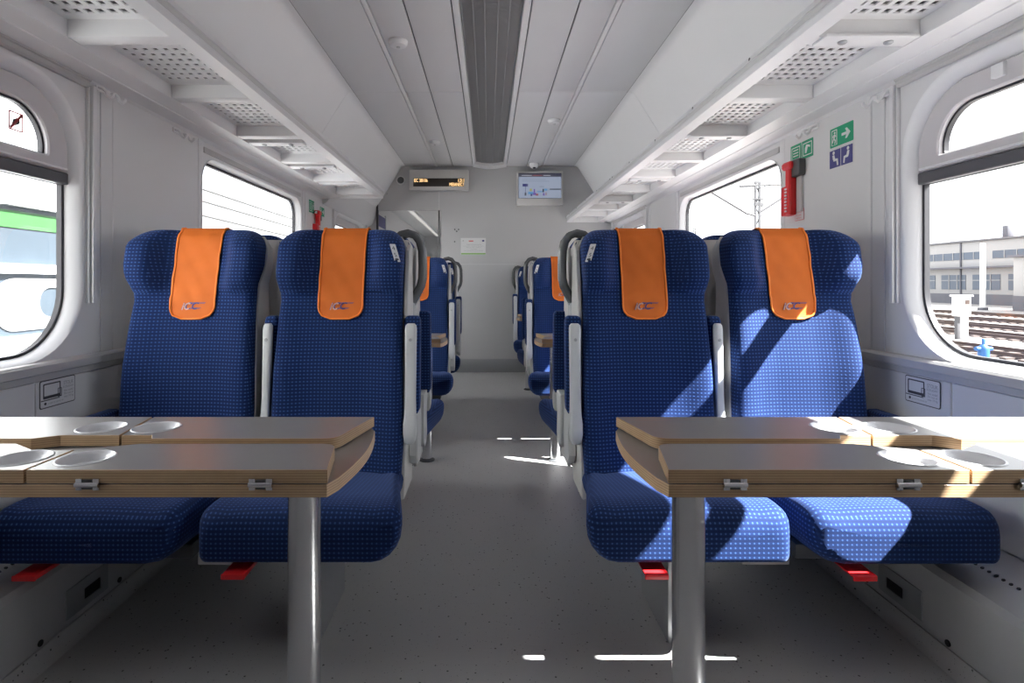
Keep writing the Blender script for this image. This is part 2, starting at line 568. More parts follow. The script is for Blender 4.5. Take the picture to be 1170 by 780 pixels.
# --- walls with window holes
WINS = [(0.50, 1.95, 'hopper'), (2.755, 4.22, 'plain'), (5.10, 6.42, 'hopper')]
for side, nm in ((-1, 'wall_left'), (1, 'wall_right')):
    fr = wallframe(side)
    mb = MB()
    holes = []
    for (a, b_, k) in WINS:
        if k == 'hopper': holes.append(rrect(a, b_, 0.803, 1.745, 0.25, 12))
        else: holes.append(rrect(a, b_, 0.815, 1.70, 0.13, 10))
    plate(mb, [(Y0, 0.27), (YE, 0.27), (YE, 1.90), (Y0, 1.90)], holes, -0.05, 0.0, fr)
    wo = mb.build(nm, 'wall', kind='structure', angle=30)
    # raised panels between windows
    ps = [(2.105, 2.718), (4.30, 4.93)] if side > 0 else [(2.095, 2.712), (4.30, 4.98)]
    for (a, b_) in ps:
        plate(MB0 := MB(), rrect(a, b_, 0.80, 1.775, 0.004, 1), [], -0.004, 0.007, fr, b=0.002)
        MB0.build('wall_panel', 'panel', wo)
    for (a, b_) in [(2.035, 2.10), (2.723, 2.748), (4.24, 4.295), (4.985, 5.03)]:
        plate(MB0 := MB(), rrect(a, b_, 0.80, 1.775, 0.003, 1), [], -0.004, 0.005, fr, b=0.0015)
        MB0.build('pilaster_strip', 'panel', wo)
    # dado panels under the ledge
    for (a, b_) in [(-0.7, 0.395), (0.405, 1.732), (1.742, 3.20), (3.21, 4.90), (4.91, 6.57)]:
        plate(MB0 := MB(), rrect(a, b_, 0.30, 0.742, 0.004, 1), [], -0.004, 0.006, fr, b=0.002)
        MB0.build('dado_panel', 'panel', wo)
    # ledge rail
    mb = MB()
    prof = [(0.0, 0.742), (0.010, 0.745), (0.012, 0.765), (0.030, 0.770), (0.030, 0.795), (0.022, 0.803), (0.0, 0.806)]
    mb.loft([[fr(y, z, h) for (h, z) in prof] for y in (Y0, YE)], 0, True)
    mb.build('ledge', 'ledge', wo, angle=25)
    # blind cassette above window 1 and 3 and the guide rails
    for (a, b_, k) in WINS:
        if k != 'hopper': continue
        mb = MB()
        prof = [(0.0, 1.752), (0.012, 1.752), (0.018, 1.758), (0.018, 1.772), (0.024, 1.775), (0.024, 1.79), (0.0, 1.79)]
        ya = Y0 if a < 1 else a - 0.02
        mb.loft([[fr(y, z, h) for (h, z) in prof] for y in (ya, b_ + 0.012)], 0, True)
        mb.build('blind_cassette', 'ledge', wo, angle=25)
        for ys in ((b_ + 0.012, 1), (a - 0.012, -1)):
            rl = MB()
            y = ys[0]; d = ys[1]
            rl.box(*sorted((side * (XW + 0.002), side * (XW - 0.020))), *sorted((y + d * 0.012, y + d * 0.03)), 0.985, 1.765, b=0.002)
            rl.box(*sorted((side * (XW + 0.002), side * (XW - 0.012))), *sorted((y, y + d * 0.006)), 0.985, 1.765, b=0.001)
            ro = rl.build('blind_guide_rail', 'rack', wo)
            MB().box(*sorted((side * (XW + 0.002), side * (XW - 0.006))), *sorted((y + d * 0.006, y + d * 0.012)), 0.985, 1.765).build('guide_slot', 'groove', ro)
    # heater duct along the floor
    mb = MB()
    prof = [(0.0, 0.0), (0.193, 0.0), (0.190, 0.030), (0.190, 0.225), (0.180, 0.245), (0.02, 0.292), (0.0, 0.295)]
    mb.loft([[fr(y, z, h) for (h, z) in prof] for y in (Y0, YE)], 0, True)
    du = mb.build('heater_duct', 'duct', wo, angle=20)
    sk = MB()
    prof = [(0.19, 0.0), (0.225, 0.0), (0.212, 0.006), (0.200, 0.022), (0.196, 0.045), (0.19, 0.045)]
    sk.loft([[fr(y, z, h) for (h, z) in prof] for y in (Y0, YE)], 0, True)
    sk.build('baseboard_' + nm[5:], 'floor', wo, angle=50)
    # perforations (dark round punched holes), plugs and socket slot plate
    pf = MB()
    for k in range(60):
        y = 1.00 + k * 0.021
        h, z = 0.10, 0.2685
        pf.lathe([(0.0045, 0.0), (0.0045, 0.0025), (0.0, 0.0025)], (0, 0, 0), 6)
        # place the last lathe
        n = 18
        for q in range(len(pf.v) - n, len(pf.v)):
            vx, vy, vz = pf.v[q]
            pf.v[q] = fr(y + vx, z + vy * 0.28 + vz, h - vy)
    pf.build('perforation_row', 'black', wo, kind='stuff')
    for (yy, zz) in ((1.858, 0.028), (1.53, 0.028), (2.4, 0.028), (1.2, 0.03)):
        pl = MB()
        plate(pl, circle(yy, 0.058, 0.009, 12), [], 0.188, 0.193, fr)
        pl.build('screw_plug', 'black', du)
    sp = MB()
    plate(sp, rrect(1.62, 1.80, 0.062, 0.150, 0.004, 2), [rrect(1.695, 1.765, 0.085, 0.118, 0.003, 2)], 0.188, 0.1935, fr, b=0.001)
    so = sp.build('access_plate', 'steel2', du)
    MB().box(*sorted((side * (XW - 0.189), side * (XW - 0.1915))), 1.695, 1.765, 0.085, 0.118).build('access_slot', 'black', so)

# --- windows
wn = 0
for side in (-1, 1):
    fr = wallframe(side)
    for (a, b_, k) in WINS:
        wn += 1
        hop = (k == 'hopper')
        if hop:
            O1 = rrect(a, b_, 0.803, 1.745, 0.25, 12)
            O2 = rrect(a + 0.036, b_ - 0.036, 0.822, 1.702, 0.215, 12)
        else:
            O1 = rrect(a, b_, 0.815, 1.70, 0.13, 12)
            O2 = rrect(a + 0.02, b_ - 0.02, 0.83, 1.685, 0.112, 12)
        mb = MB()
        def mixl(A, B, t): return [(p[0] * (1 - t) + q[0] * t, p[1] * (1 - t) + q[1] * t) for p, q in zip(A, B)]
        rings = []
        for (t, h) in ((-0.02, 0.002), (0.0, 0.004), (0.15, 0.004), (0.45, -0.004), (0.8, -0.02), (1.0, -0.036), (1.0, -0.06)):
            rings.append([fr(p[0], p[1], h) for p in mixl(O1, O2, t)])
        mb.loft(rings, 0, caps=False)
        # outer skin side so that the frame has thickness
        mb.loft([[fr(p[0], p[1], h) for p in mixl(O1, O2, t)] for (t, h) in ((1.0, -0.06), (-0.3, -0.06), (-0.3, -0.05))], 0, caps=False)
        wo = mb.build('window_%d' % wn, 'white', kind='structure', angle=45)
        # gasket
        g = MB()
        i1 = inset(clean(O2), 0.0); i2 = inset(clean(O2), 0.012)
        if hop:
            zc = 1.397
            ya, yb = a + 0.036, b_ - 0.036
            G1 = rrect(ya, yb, 0.822, zc + 0.02, (0.215, 0.215, 0, 0), 12)
            G2 = rrect(ya + 0.011, yb - 0.011, 0.831, zc, (0.205, 0.205, 0, 0), 12)
            plate(g, G1, [G2], -0.058, -0.040, fr)
            g.build('gasket', 'gasket', wo)
            plate(MB1 := MB(), rrect(ya, yb, zc, 1.437, 0.002, 1), [], -0.06, -0.022, fr, b=0.004)
            MB1.build('dark_crossbar', 'bar', wo)
            g2 = MB()
            plate(g2, rrect(ya, yb, 1.435, 1.702, (0.003, 0.003, 0.205, 0.205), 12),
                  [rrect(ya + 0.085, yb - 0.085, 1.483, 1.632, (0.008, 0.008, 0.125, 0.125), 12)], -0.056, -0.024, fr, b=0.005)
            ho = g2.build('hopper_frame', 'hopper', wo)
            g3 = MB()
            plate(g3, rrect(ya + 0.085, yb - 0.085, 1.483, 1.632, (0.008, 0.008, 0.125, 0.125), 12),
                  [rrect(ya + 0.093, yb - 0.093, 1.487, 1.624, (0.006, 0.006, 0.118, 0.118), 12)], -0.056, -0.040, fr)
            g3.build('hopper_seal', 'gasket', ho)
            # latch and lower lip groove
            MB().box(*sorted((side * (XW + 0.026), side * (XW + 0.012))), yb - 0.33, yb - 0.29, 1.655, 1.695, b=0.003).build('hopper_latch', 'white', ho)
            MB().box(*sorted((side * (XW + 0.026), side * (XW + 0.017))), ya + 0.01, yb - 0.01, 1.445, 1.452, b=0.002).build('hopper_lip', 'white', ho)
            p = MB(); plate(p, rrect(ya + 0.09, yb - 0.09, 1.485, 1.628, (0.006, 0.006, 0.12, 0.12), 12), [], -0.052, -0.047, fr)
            p.build('upper_pane', 'glass', wo)
            p = MB(); plate(p, rrect(ya + 0.008, yb - 0.008, 0.828, zc, (0.208, 0.208, 0, 0), 12), [], -0.055, -0.049, fr)
            p.build('lower_pane', 'glass', wo)
        else:
            plate(g, clean(O2), [i2], -0.058, -0.040, fr)
            g.build('gasket', 'gasket', wo)
            p = MB(); plate(p, inset(clean(O2), 0.008), [], -0.055, -0.049, fr)
            p.build('pane', 'glass', wo)
            hd = MB()
            hd.box(*sorted((side * (XW + 0.002), side * (XW - 0.006))), a + 0.02, b_ - 0.02, 1.715, 1.745, b=0.003)
            hd.build('head_trim', 'ledge', wo)

# --- end wall with doorway at the left, and the rear wall behind the viewer
DX0, DX1, DZ = -1.335, -0.585, px(0, 240, 6.56)[1]
ew = MB()
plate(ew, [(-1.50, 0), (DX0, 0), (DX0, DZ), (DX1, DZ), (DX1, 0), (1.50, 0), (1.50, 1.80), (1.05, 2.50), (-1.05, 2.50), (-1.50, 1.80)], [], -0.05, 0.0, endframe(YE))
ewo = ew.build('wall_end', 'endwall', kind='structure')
def ebox(mb, x0, x1, z0, z1, h0, h1, b=0.0, mi=0):
    return mb.box(x0, x1, YE - h1, YE - h0, z0, z1, mi, b)
ebox(MB(), px(503, 0, YE)[0], 1.44, 1.285, 1.288, 0.0, 0.004).build('panel_joint', 'wall', ewo)
xj = px(502, 0, YE)[0]
ebox(MB(), xj - 0.012, xj + 0.006, 0.0, DZ, 0.0, 0.012, 0.003).build('door_edge_gasket', 'groove', ewo)
ebox(MB(), xj - 0.004, xj, DZ, 2.18, 0.0, 0.003).build('panel_joint', 'wall', ewo)
ebox(MB(), DX0 - 0.015, DX0 + 0.006, 0.0, 2.03, -0.02, 0.02, 0.003).build('door_edge_gasket', 'gasket', ewo)
ebox(MB(), DX1 + 0.004, 1.26, 0.0, 0.158, -0.005, 0.010, 0.003).build('baseboard_end', 'steel2', kind='structure')
rw = MB().box(-1.5, 1.5, Y0 - 0.05, Y0, 0, 2.5).build('wall_rear', 'wall', kind='structure')

# vestibule beyond the doorway
vb = MB()
vb.box(-XW - 0.05, -XW, YE + 0.05, 12.5, 0, 2.35)
plate(vb2 := MB(), [(YE + 0.05, 0), (12.5, 0), (12.5, 2.35), (YE + 0.05, 2.35)], [rrect(8.2, 11.4, 0.85, 1.45, 0.08, 6)], -0.05, 0.0, wallframe(-1))
vo = vb2.build('wall_vestibule', 'panel', kind='structure')
p = MB(); plate(p, rrect(8.2, 11.4, 0.85, 1.45, 0.08, 6), [rrect(8.23, 11.37, 0.88, 1.42, 0.06, 6)], -0.01, 0.012, wallframe(-1)); p.build('window_frame', 'bar', vo)
p = MB(); plate(p, rrect(8.21, 11.39, 0.86, 1.44, 0.07, 6), [], -0.03, -0.025, wallframe(-1)); p.build('pane', 'glass', vo)
MB().box(-0.56, -0.50, YE + 0.05, 12.5, 0, 2.35).build('wall_vestibule_inner', 'wall', kind='structure')
MB().box(-XW - 0.05, -0.5, YE + 0.05, 12.5, 2.12, 2.20).build('ceiling_vestibule', 'ceil', kind='structure')
MB().box(-XW - 0.05, -0.5, 12.5, 12.55, 0, 2.35).build('wall_vestibule_end', 'wall', kind='structure')
t = empty('ceiling_light', (-1.12, 9.4, 2.12), 'long bright ceiling light strip seen through the doorway at the far left', 'lamp')
MB().box(-0.045, 0.045, -2.4, 2.6, -0.03, -0.001, b=0.005).build('light_housing', 'strip', t)
MB().box(-0.03, 0.03, -2.35, 2.55, -0.035, -0.03).build('glowing_face', 'lampwhite', t)
t = empty('warm_reflection', (-0.56, 8.4, 1.62), 'small warm orange reflection, made as a glowing patch, on the partition in the vestibule doorway', 'lamp')
MB().box(-0.05, 0.0, -0.12, 0.12, -0.06, 0.06, b=0.01).build('glow_backing', 'black', t)
MB().box(-0.056, -0.05, -0.1, 0.1, -0.03, 0.03).build('glowing_face', 'glow_warm', t)  # glowing patch in place of a warm reflection, not a lamp
xa, za = px(433.5, 241, 6.95); 
t = empty('notice_board', (-XW + 0.001, 7.35, 1.55), 'framed notice with a violet header beyond the doorway, seen edge-on above the left aisle seat', 'sign')
fl_ = lambda u, v, h: (h, u, v)
p = MB(); plate(p, rrect(-0.25, 0.25, -0.42, 0.42, 0.005, 2), [], 0.0, 0.012, fl_, b=0.002); p.build('board', 'label', t)
p = MB(); plate(p, rrect(-0.24, 0.24, 0.25, 0.40, 0.003, 2), [], 0.012, 0.014, fl_); p.build('header', 'navy', t)
p = MB(); plate(p, rrect(-0.20, 0.20, -0.38, 0.20, 0.003, 2), [], 0.012, 0.014, fl_); p.build('print_area', 'embw', t)
for ox in (-0.27, 0.25):
    MB().box(0, 0.02, ox, ox + 0.02, -0.44, 0.44, b=0.003).build('frame_bar', 'steel', t)

# --- ceiling
c = MB()
pr = [(-1.50, 1.735), (-1.47, 1.745), (-1.05, ZC + 0.0), (-0.20, ZC), (-0.20, ZC + 0.12), (0.20, ZC + 0.12), (0.20, ZC), (1.05, ZC), (1.47, 1.745), (1.50, 1.735), (1.50, 1.9), (1.12, ZC + 0.16), (-1.12, ZC + 0.16), (-1.50, 1.9)]
c.loft([[(x, y, z + 0.02) for (x, z) in pr] for y in (Y0 - 0.05, YE + 0.05)], 0, True)
ce = c.build('ceiling', 'groove', kind='structure', angle=20)
JY = [Y0, 0.05, 4.03, YE]
for i in range(3):
    ya, yb = JY[i] + 0.002, JY[i + 1] - 0.002
    for s_ in (-1, 1):
        for (x0, x1, dz) in ((0.205, 0.436, 0.0), (0.444, 0.618, 0.0), (0.652, 1.0, 0.0)):
            MB().box(*sorted((s_ * x0, s_ * x1)), ya, yb, ZC - dz, ZC + 0.018, b=0.003).build('ceiling_panel', 'ceil', ce)
        # curved slope panel
        q = MB()
        ctr = [(1.001, ZC), (1.025, ZC - 0.001), (1.043, ZC - 0.008), (1.058, ZC - 0.022)]
        dirx, dirz = 0.53, -0.848
        L_ = 0.74
        ctr += [(1.058 + dirx * L_ * t_, ZC - 0.022 + dirz * L_ * t_) for t_ in (0.08, 0.5, 1.0)]
        if i < 2 or s_ > 0:
            ln_ = MB(); P_ = [(1.058 + dirx * t_ - 0.008, ZC - 0.022 + dirz * t_ - 0.005) for t_ in (0.42, 0.73)]
            ln_.loft([[(s_ * x, y, z) for (x, z) in P_ + [(P_[1][0] + 0.006, P_[1][1] + 0.004), (P_[0][0] + 0.006, P_[0][1] + 0.004)]] for y in (ya, yb)], 0, True)
            ln_.build('rack_shade_sheet', 'hole_shade', ce)  # added dark sheet: paints the shade seen through the deck holes
        back = [(x + 0.012, z + 0.012) for (x, z) in reversed(ctr)]
        q.loft([[(s_ * x, y, z) for (x, z) in ctr + back] for y in (ya, yb)], 0, True)
        q.build('slope_panel', 'ceil2', ce, angle=35)
for s_ in (-1, 1):
    q = MB()
    q.box(*sorted((s_ * 0.622, s_ * 0.648)), Y0, YE, ZC - 0.004, ZC + 0.02, b=0.004)
    q.build('bright_ceiling_strip', 'strip', ce)
q = MB(); q.loft([[(-x, y, z) for (x, z) in [(1.449, 1.735), (1.41, 1.752), (1.375, 1.80), (1.35, 1.96), (1.40, 1.96), (1.449, 1.85)]] for y in (4.742, YE)], 0, True); q.build('cove_panel', 'ceil', ce, angle=40)
# central air grille: two bright side rails, recessed curved perforated grille built of slats
for s_ in (-1, 1):
    MB().box(*sorted((s_ * 0.162, s_ * 0.198)), Y0, YE, ZC - 0.008, ZC + 0.11, b=0.004).build('grille_side_rail', 'ceil2', ce)
gr = MB()
def gz(x): return ZC - 0.012 + 0.022 * (1 - (x / 0.16) ** 2) * -1 + 0.030
GY1 = 6.40
y = 1.6
while y < GY1:
    xs = [-0.16, -0.12, -0.08, -0.04, 0.0, 0.04, 0.08, 0.12, 0.16]
    r1 = [(x, y, gz(x)) for x in xs]; r2 = [(x, y + 0.006, gz(x)) for x in xs]
    r3 = [(x, y + 0.006, gz(x) + 0.012) for x in xs]
    gr.loft([r3, r2, r1], 0, caps=False, closed=False)
    y += 0.0115
gs = gr.build('grille_slats', 'grille', ce, angle=None, kind='stuff')
for x in (-0.155, -0.095, -0.035, 0.035, 0.095, 0.155):
    MB().box(x - 0.003, x + 0.003, Y0, GY1, gz(x) - 0.004, gz(x) + 0.008).build('grille_bar', 'grille', ce)
MB().box(-0.162, 0.162, Y0, GY1, ZC + 0.045, ZC + 0.05).build('grille_backing', 'grille_back', ce)
q = MB()
arc = [(-0.2 + 0.4 * k / 16, ZC - 0.008 - 0.028 * math.sin(PI * k / 16)) for k in range(17)]
q.loft([[(x, y, z) for (x, z) in arc + [(0.2, ZC + 0.1), (-0.2, ZC + 0.1)]] for y in (GY1, YE + 0.0)], 0, True)
q.build('grille_end_cap', 'ceil2', ce, angle=40)

# ================================================================== LUGGAGE RACKS
RZ = 1.80
def make_rack(side, y_end, ribs, lampribs):
    t = empty('luggage_rack', (side * 1.18, 2.5, RZ),
              ('longer overhead luggage rack over the right-hand windows, running to the end wall' if side > 0 else
               'shorter overhead luggage rack over the left-hand windows, ending before the doorway'), 'luggage rack')
    ox, oy = side * 1.18, 2.5
    def bx(name, m_, a0, a1, y0, y1, z0, z1, b=0.0, par=None):
        x0, x1 = sorted((side * a0 - ox, side * a1 - ox))
        return MB().box(x0, x1, y0 - oy, y1 - oy, z0 - RZ, z1 - RZ, b=b).build(name, m_, par or t)
    ys = Y0
    # front rail: fascia with a groove and a lip
    fr_ = MB()
    prof = [(0.92, 1.800), (0.975, 1.797), (0.975, 1.835), (0.945, 1.845), (0.932, 1.862), (0.914, 1.862), (0.910, 1.842), (0.916, 1.838), (0.914, 1.815)]
    fr_.loft([[(side * a - ox, y - oy, z - RZ) for (a, z) in prof] for y in (ys, y_end)], 0, True)
    fr_.build('front_rail', 'rack', t, angle=25)
    fr2 = MB()
    fr2.loft([[(side * a - ox, y - oy, z - RZ) for (a, z) in [(0.9155, 1.822), (0.9135, 1.822), (0.9105, 1.836), (0.9125, 1.836)]] for y in (ys, y_end)], 0, True)
    fr2.build('rail_groove', 'rackshade', t)
    # wall rail
    wr = MB()
    prof = [(1.285, 1.797), (1.32, 1.795), (1.36, 1.790), (1.362, 1.786), (1.43, 1.780), (1.447, 1.770), (1.447, 1.87), (1.285, 1.87)]
    wr.loft([[(side * a - ox, y - oy, z - RZ) for (a, z) in prof] for y in (ys, y_end)], 0, True)
    wr.build('wall_rail', 'rack', t, angle=22)
    # ribs
    for r_ in ribs:
        bx('rib', 'rack', 0.975, 1.285, r_ - 0.03, r_ + 0.03, 1.798, 1.865, 0.003)
    bx('end_rib', 'rack', 0.92, 1.447, y_end, y_end + 0.02, 1.785, 1.875, 0.004)
    for r_ in lampribs:
        lp = bx('reading_light_plate', 'rack', 0.99, 1.27, r_ - 0.05, r_ + 0.022, 1.790, 1.799, 0.002)
        for a_ in (1.06, 1.20):
            q = MB(); q.lathe([(0.013, 0.0), (0.013, -0.004), (0.009, -0.007), (0.0, -0.007)], (side * a_ - ox, r_ - 0.014 - oy, 1.790 - RZ), 12)
            q.build('reading_light', 'steel2', lp)
    # perforated decks with real square holes
    edges = sorted(ribs) + [y_end]
    ya = edges[0]
    decks = {}
    for ra, rb in zip(edges, edges[1:]):
        y0, y1 = ra + 0.03, rb - (0.03 if rb != y_end else 0.0)
        if y1 - y0 < 0.06: continue
        key = round(y1 - y0, 3)
        if key in decks:
            o = decks[key].copy(); COL.objects.link(o); o.location = (0, y0 - oy, 0); continue
        nx = 8; ny = max(1, int((y1 - y0 - 0.06) / 0.044))
        a0, a1 = 0.975, 1.285
        mxx = [a0]
        for k in range(nx):
            c0 = 1.13 + (k - (nx - 1) / 2) * 0.0345
            mxx += [c0 - 0.0098, c0 + 0.0098]
        mxx.append(a1)
        myy = [0]
        cy = (y1 - y0) / 2
        for k in range(ny):
            c0 = cy + (k - (ny - 1) / 2) * 0.044
            myy += [c0 - 0.0125, c0 + 0.0125]
        myy.append(y1 - y0)
        V = []; F = []
        nxx, nyy = len(mxx), len(myy)
        for lz in (1.850, 1.855):
            for j in range(nyy):
                for i in range(nxx):
                    off = 0.010 if True else 0
                    V.append((side * mxx[i] - ox, myy[j], lz - RZ))
        N = nxx * nyy
        for j in range(nyy - 1):
            for i in range(nxx - 1):
                hole = (i % 2 == 1) and (j % 2 == 1)
                a = j * nxx + i; q4 = (a, a + 1, a + nxx + 1, a + nxx)
                if not hole:
                    F.append(q4); F.append(tuple(N + k for k in reversed(q4)))
                else:
                    for u in range(4):
                        e0, e1 = q4[u], q4[(u + 1) % 4]
                        F.append((e0, e1, N + e1, N + e0))
        m_ = MB().add(V, F)
        o = m_.build('perforated_deck', 'rack', t, angle=None)
        o.location = (0, y0 - oy, 0)
        decks[key] = o
    # black plugs on the ribs and small rail screws
    for r_ in (ribs[1::2]):
        q = MB(); q.lathe([(0.008, 0.0), (0.008, -0.002), (0.0, -0.002)], (side * 1.0 - ox, r_ - 0.031 - oy, 1.842 - RZ), 10, axis='Y')
        q.build('plug', 'black', t)
    for r_ in ribs:
        q = MB(); q.lathe([(0.006, 0.0), (0.006, -0.003), (0.0, -0.003)], (side * 0.914 - ox, r_ + 0.27 - oy, 1.852 - RZ), 8, axis='X')
        q.build('rail_screw', 'dgrey', t)
    return t
ribsR = [-0.52, 0.03, 0.58, 1.13, 1.69, 2.235, 2.80, 3.36, 3.86, 3.94, 4.46, 5.0, 5.55, 6.05]
make_rack(1, YE - 0.02, ribsR, [1.69, 2.80, 3.94, 5.0])
ribsL = [-0.52, 0.03, 0.58, 1.13, 1.69, 2.29, 2.36, 2.86, 2.96, 3.42, 3.52, 4.0, 4.1]
make_rack(-1, 4.72, ribsL[:5] + [2.235, 2.81, 2.93, 3.40, 3.52, 4.02, 4.14, 4.62], [2.93, 3.52])

# ================================================================== SEATS
SP = [(0.34, 1.905), (0.46, 1.93), (0.60, 1.958), (0.75, 1.968), (0.90, 1.995), (1.02, 2.022), (1.12, 2.045), (1.20, 2.062), (1.262, 2.080)]
ORY = 1.75   # local origin of a seat in the first row's depth
ZT = 1.258
def halfw(z, window):
    base = interp([(0.34, 0.232), (0.50, 0.238), (0.75, 0.232), (0.98, 0.220 if window else 0.224), (1.05, 0.219 if window else 0.225), (1.12, 0.238 if window else 0.228), (1.2, 0.238 if window else 0.226), (ZT, 0.232 if window else 0.223)], z)
    r = 0.075
    if z > ZT - r:
        d = z - (ZT - r)
        base -= r * 0.85 - math.sqrt(max(0, r * r - d * d)) * 0.85
    return base
def front(x, z, hw):
    y = interp(SP, z)
    a = abs(x) / hw
    # side bolsters on the lower back
    y -= 0.018 * smoothstep(0.45, 0.85, a) * (1 - smoothstep(0.95, 1.05, z))
    y += 0.004 * (1 - smoothstep(0.40, 0.44, a)) * (1 - smoothstep(0.97, 1.0, z))
    # head wings
    wz = smoothstep(0.98, 1.09, z) * (1 - 0.5 * smoothstep(1.19, ZT, z))
    y -= 0.080 * smoothstep(0.36, 0.74, a) * wz
    # horizontal seam under the headrest
    y += 0.005 * math.exp(-((z - 1.02) / 0.006) ** 2) * (a > 0.36)
    # top rolls back
    r = 0.035
    if z > ZT - r:
        d = (z - (ZT - r)) / r
        y += r * (1 - math.sqrt(max(0.0, 1 - d * d)))
    return y

def back_mesh(window):
    zs = [0.34 + k * 0.035 for k in range(18)] + [0.975, 0.99, 1.005, 1.012, 1.016, 1.02, 1.024, 1.028, 1.035, 1.055, 1.075, 1.10, 1.125, 1.15, 1.17, 1.19, 1.205, 1.218, 1.229, 1.238, 1.246, 1.252, 1.256, ZT]
    zs = sorted(set(round(z, 4) for z in zs))
    rings = []; uvr = []
    NX = 30
    vv = 0; prev = None
    for z in zs:
        hw = halfw(z, window)
        depth = interp([(0.34, 0.085), (0.9, 0.085), (1.1, 0.075), (ZT - 0.04, 0.075), (ZT, 0.035)], z)
        yc = interp(SP, z)
        re = 0.030
        pts = []; us = []
        # front from left to right with rounded edges
        for k in range(NX + 1):
            t = -1 + 2 * k / NX
            x = hw * math.sin(t * PI / 2) * 0.55 + hw * t * 0.45
            y = front(x, z, hw)
            e = hw - abs(x)
            if e < re:
                y += re - math.sqrt(max(0, re * re - (re - e) ** 2))
            pts.append((x, y)); us.append(x)
        yb = yc + depth
        for k in range(5):
            t = 1 - 2 * k / 4
            pts.append((hw * t * 0.98, yb)); us.append(us[-1] + (0.06 if k == 0 else 0.1))
        rings.append([(x, y - ORY, z) for (x, y) in pts])
        if prev is not None:
            vv += math.hypot(z - prev[1], yc - prev[0])
        prev = (yc, z)
        uvr.append([(u, vv) for u in us])
    mb = MB()
    k = len(rings[0])
    for i in range(len(rings) - 1):
        V = rings[i] + rings[i + 1]
        F = []; U = []
        for j in range(k):
            j2 = (j + 1) % k
            F.append((j, j2, k + j2, k + j))
            u2 = uvr[i][j2] if j2 else (uvr[i][j][0] + 0.06, uvr[i][j][1])
            u3 = uvr[i + 1][j2] if j2 else (uvr[i + 1][j][0] + 0.06, uvr[i + 1][j][1])
            U.append([uvr[i][j], u2, u3, uvr[i + 1][j]])
        mb.add(V, F, 0, U)
    for rg in (rings[0], rings[-1]):
        mb.add(rg, [tuple(range(k))], 0, [[(p[0], p[1]) for p in rg]])
    return mb

def merge(o, d=0.0002):
    bm = bmesh.new(); bm.from_mesh(o.data)
    bmesh.ops.remove_doubles(bm, verts=bm.verts[:], dist=d)
    bmesh.ops.recalc_face_normals(bm, faces=bm.faces[:])
    bm.to_mesh(o.data); bm.free()
    o.data.polygons.foreach_set('use_smooth', [True] * len(o.data.polygons))
    o.data.set_sharp_from_angle(angle=math.radians(50))

def shell_mesh(window):
    rings = []
    for k in range(22):
        z = 0.30 + (1.235 - 0.30) * k / 21
        hw = halfw(min(z, ZT - 0.012), window) + 0.004
        y0 = interp(SP, z) + 0.035
        y1 = interp([(0.30, 2.12), (0.6, 2.16), (1.0, 2.175), (1.235, 2.165)], z)
        if z > 1.19: y1 -= (z - 1.19) * 0.5
        r = 0.03
        P = [(-hw, y0)]
        for q in range(6):
            a = PI - q / 5 * PI / 2
            P.append((-hw + r + r * math.cos(a), y1 - r + r * math.sin(a)))
        for q in range(6):
            a = PI / 2 - q / 5 * PI / 2
            P.append((hw - r + r * math.cos(a), y1 - r + r * math.sin(a)))
        P.append((hw, y0))
        rings.append([(x, y - ORY, z) for (x, y) in P])
    return MB().loft(rings, 0, True)

